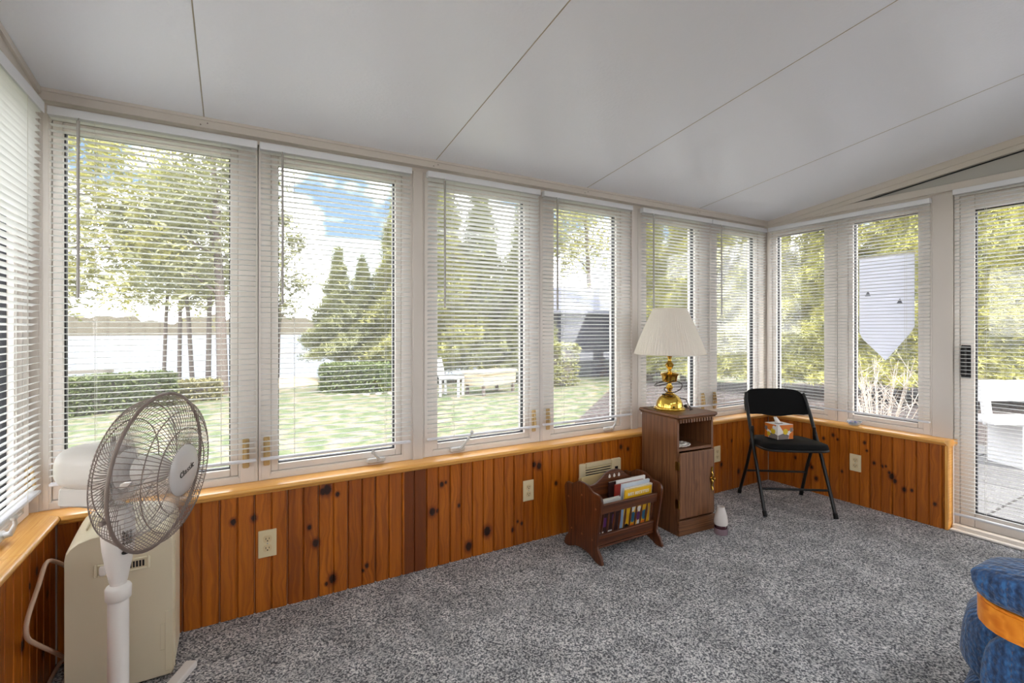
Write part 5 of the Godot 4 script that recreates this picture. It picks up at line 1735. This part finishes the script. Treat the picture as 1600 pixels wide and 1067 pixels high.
	part(sh, "roof", B.new().prism(PackedVector2Array([Vector2(-1.55, 2.05), Vector2(1.55, 2.05), Vector2(1.55, 2.15), Vector2(0, 3.0), Vector2(-1.55, 2.15)]), -1.95, 1.95, Transform3D(Basis(Vector3(0, 0, 1), Vector3(0, 1, 0), Vector3(1, 0, 0)), Vector3.ZERO)), M.shed_roof)
	# mulch bed under the cedars
	var mb := setting("mulch_bed", Vector3.ZERO, 0.0, "brown mulch bed under the cedars")
	part(mb, "mulch", B.new().prism(PackedVector2Array([Vector2(4.6, -6.0), Vector2(8.0, -9.0), Vector2(10.0, -9.5), Vector2(16, -5), Vector2(17, 4.5), Vector2(8.0, 4.5), Vector2(8.0, -2.5), Vector2(6.0, -3.0), Vector2(4.1, -2.9), Vector2(4.1, -5.0)]), -0.33, -0.26, Transform3D(Basis(Vector3(1, 0, 0), Vector3(0, 0, 1), Vector3(0, 1, 0)), Vector3.ZERO)), M.mulch)
	# patio of square slabs outside the door
	var pt := setting("patio", Vector3.ZERO, 0.0, "pale grey slab patio outside the door")
	part(pt, "bedding", span(B.new(), 3.86, 7.5, -0.33, -0.172, -2.60, 3.2), M.joint)
	for i in 6:
		for j in 9:
			var x := 3.90 + 0.60 * i
			var z := -2.58 + 0.64 * j
			part(pt, "paving_slab", span(B.new(), x, x + 0.588, -0.18, -0.15 + rng.randf_range(-0.003, 0.003), z, z + 0.628, 0.006), M.paver if (i * 7 + j * 3) % 4 != 0 else M.paver_b)
	# white garden bench on the patio
	var pc := thing("garden_bench", "white wooden garden bench on the patio outside the glass door", "bench", Vector3(6.99, -0.15, -1.44), -0.558)
	for k in 3:
		part(pc, "seat_plank", span(B.new(), -0.75, 0.75, 0.43, 0.47, -0.20 + 0.134 * k, -0.072 + 0.134 * k, 0.005), M.garden_white)
	part(pc, "back_board", B.new().box(Vector3(0, 0.70, -0.29), Vector3(1.50, 0.22, 0.035), Basis(Vector3.RIGHT, -0.14), 0.005), M.garden_white)
	for x in [-0.42, 0.42]:
		part(pc, "back_post", B.new().box(Vector3(x, 0.58, -0.255), Vector3(0.085, 0.46, 0.04), Basis(Vector3.RIGHT, -0.14), 0.005), M.garden_white)
		part(pc, "leg", span(B.new(), x - 0.045, x + 0.045, 0.0, 0.43, -0.19, 0.17, 0.006), M.garden_white)
	part(pc, "stretcher", span(B.new(), -0.38, 0.38, 0.20, 0.28, -0.03, 0.01, 0.004), M.garden_white)
	# bare pale shrub outside the right window
	var bs := thing("bare_shrub", "bare shrub with pale twigs just outside the right window", "shrub", Vector3(5.25, -0.28, -2.20))
	for k in 34:
		var a := rng.randf() * TAU
		var sp := rng.randf_range(0.1, 0.55)
		var h := rng.randf_range(0.75, 1.25)
		var p := [Vector3(cos(a) * 0.05, 0, sin(a) * 0.05), Vector3(cos(a) * sp * 0.45, h * 0.5, sin(a) * sp * 0.45), Vector3(cos(a) * sp, h, sin(a) * sp)]
		var tw := B.new().tube(p, [0.007, 0.005, 0.002], 5)
		for j in 4:
			var t := rng.randf_range(0.4, 0.9)
			var s: Vector3 = p[1].lerp(p[2], t)
			tw.tube([s, s + Vector3(rng.randf_range(-0.16, 0.16), rng.randf_range(0.08, 0.22), rng.randf_range(-0.16, 0.16))], [0.003, 0.0012], 4)
		part(bs, "branch", tw, M.twig)
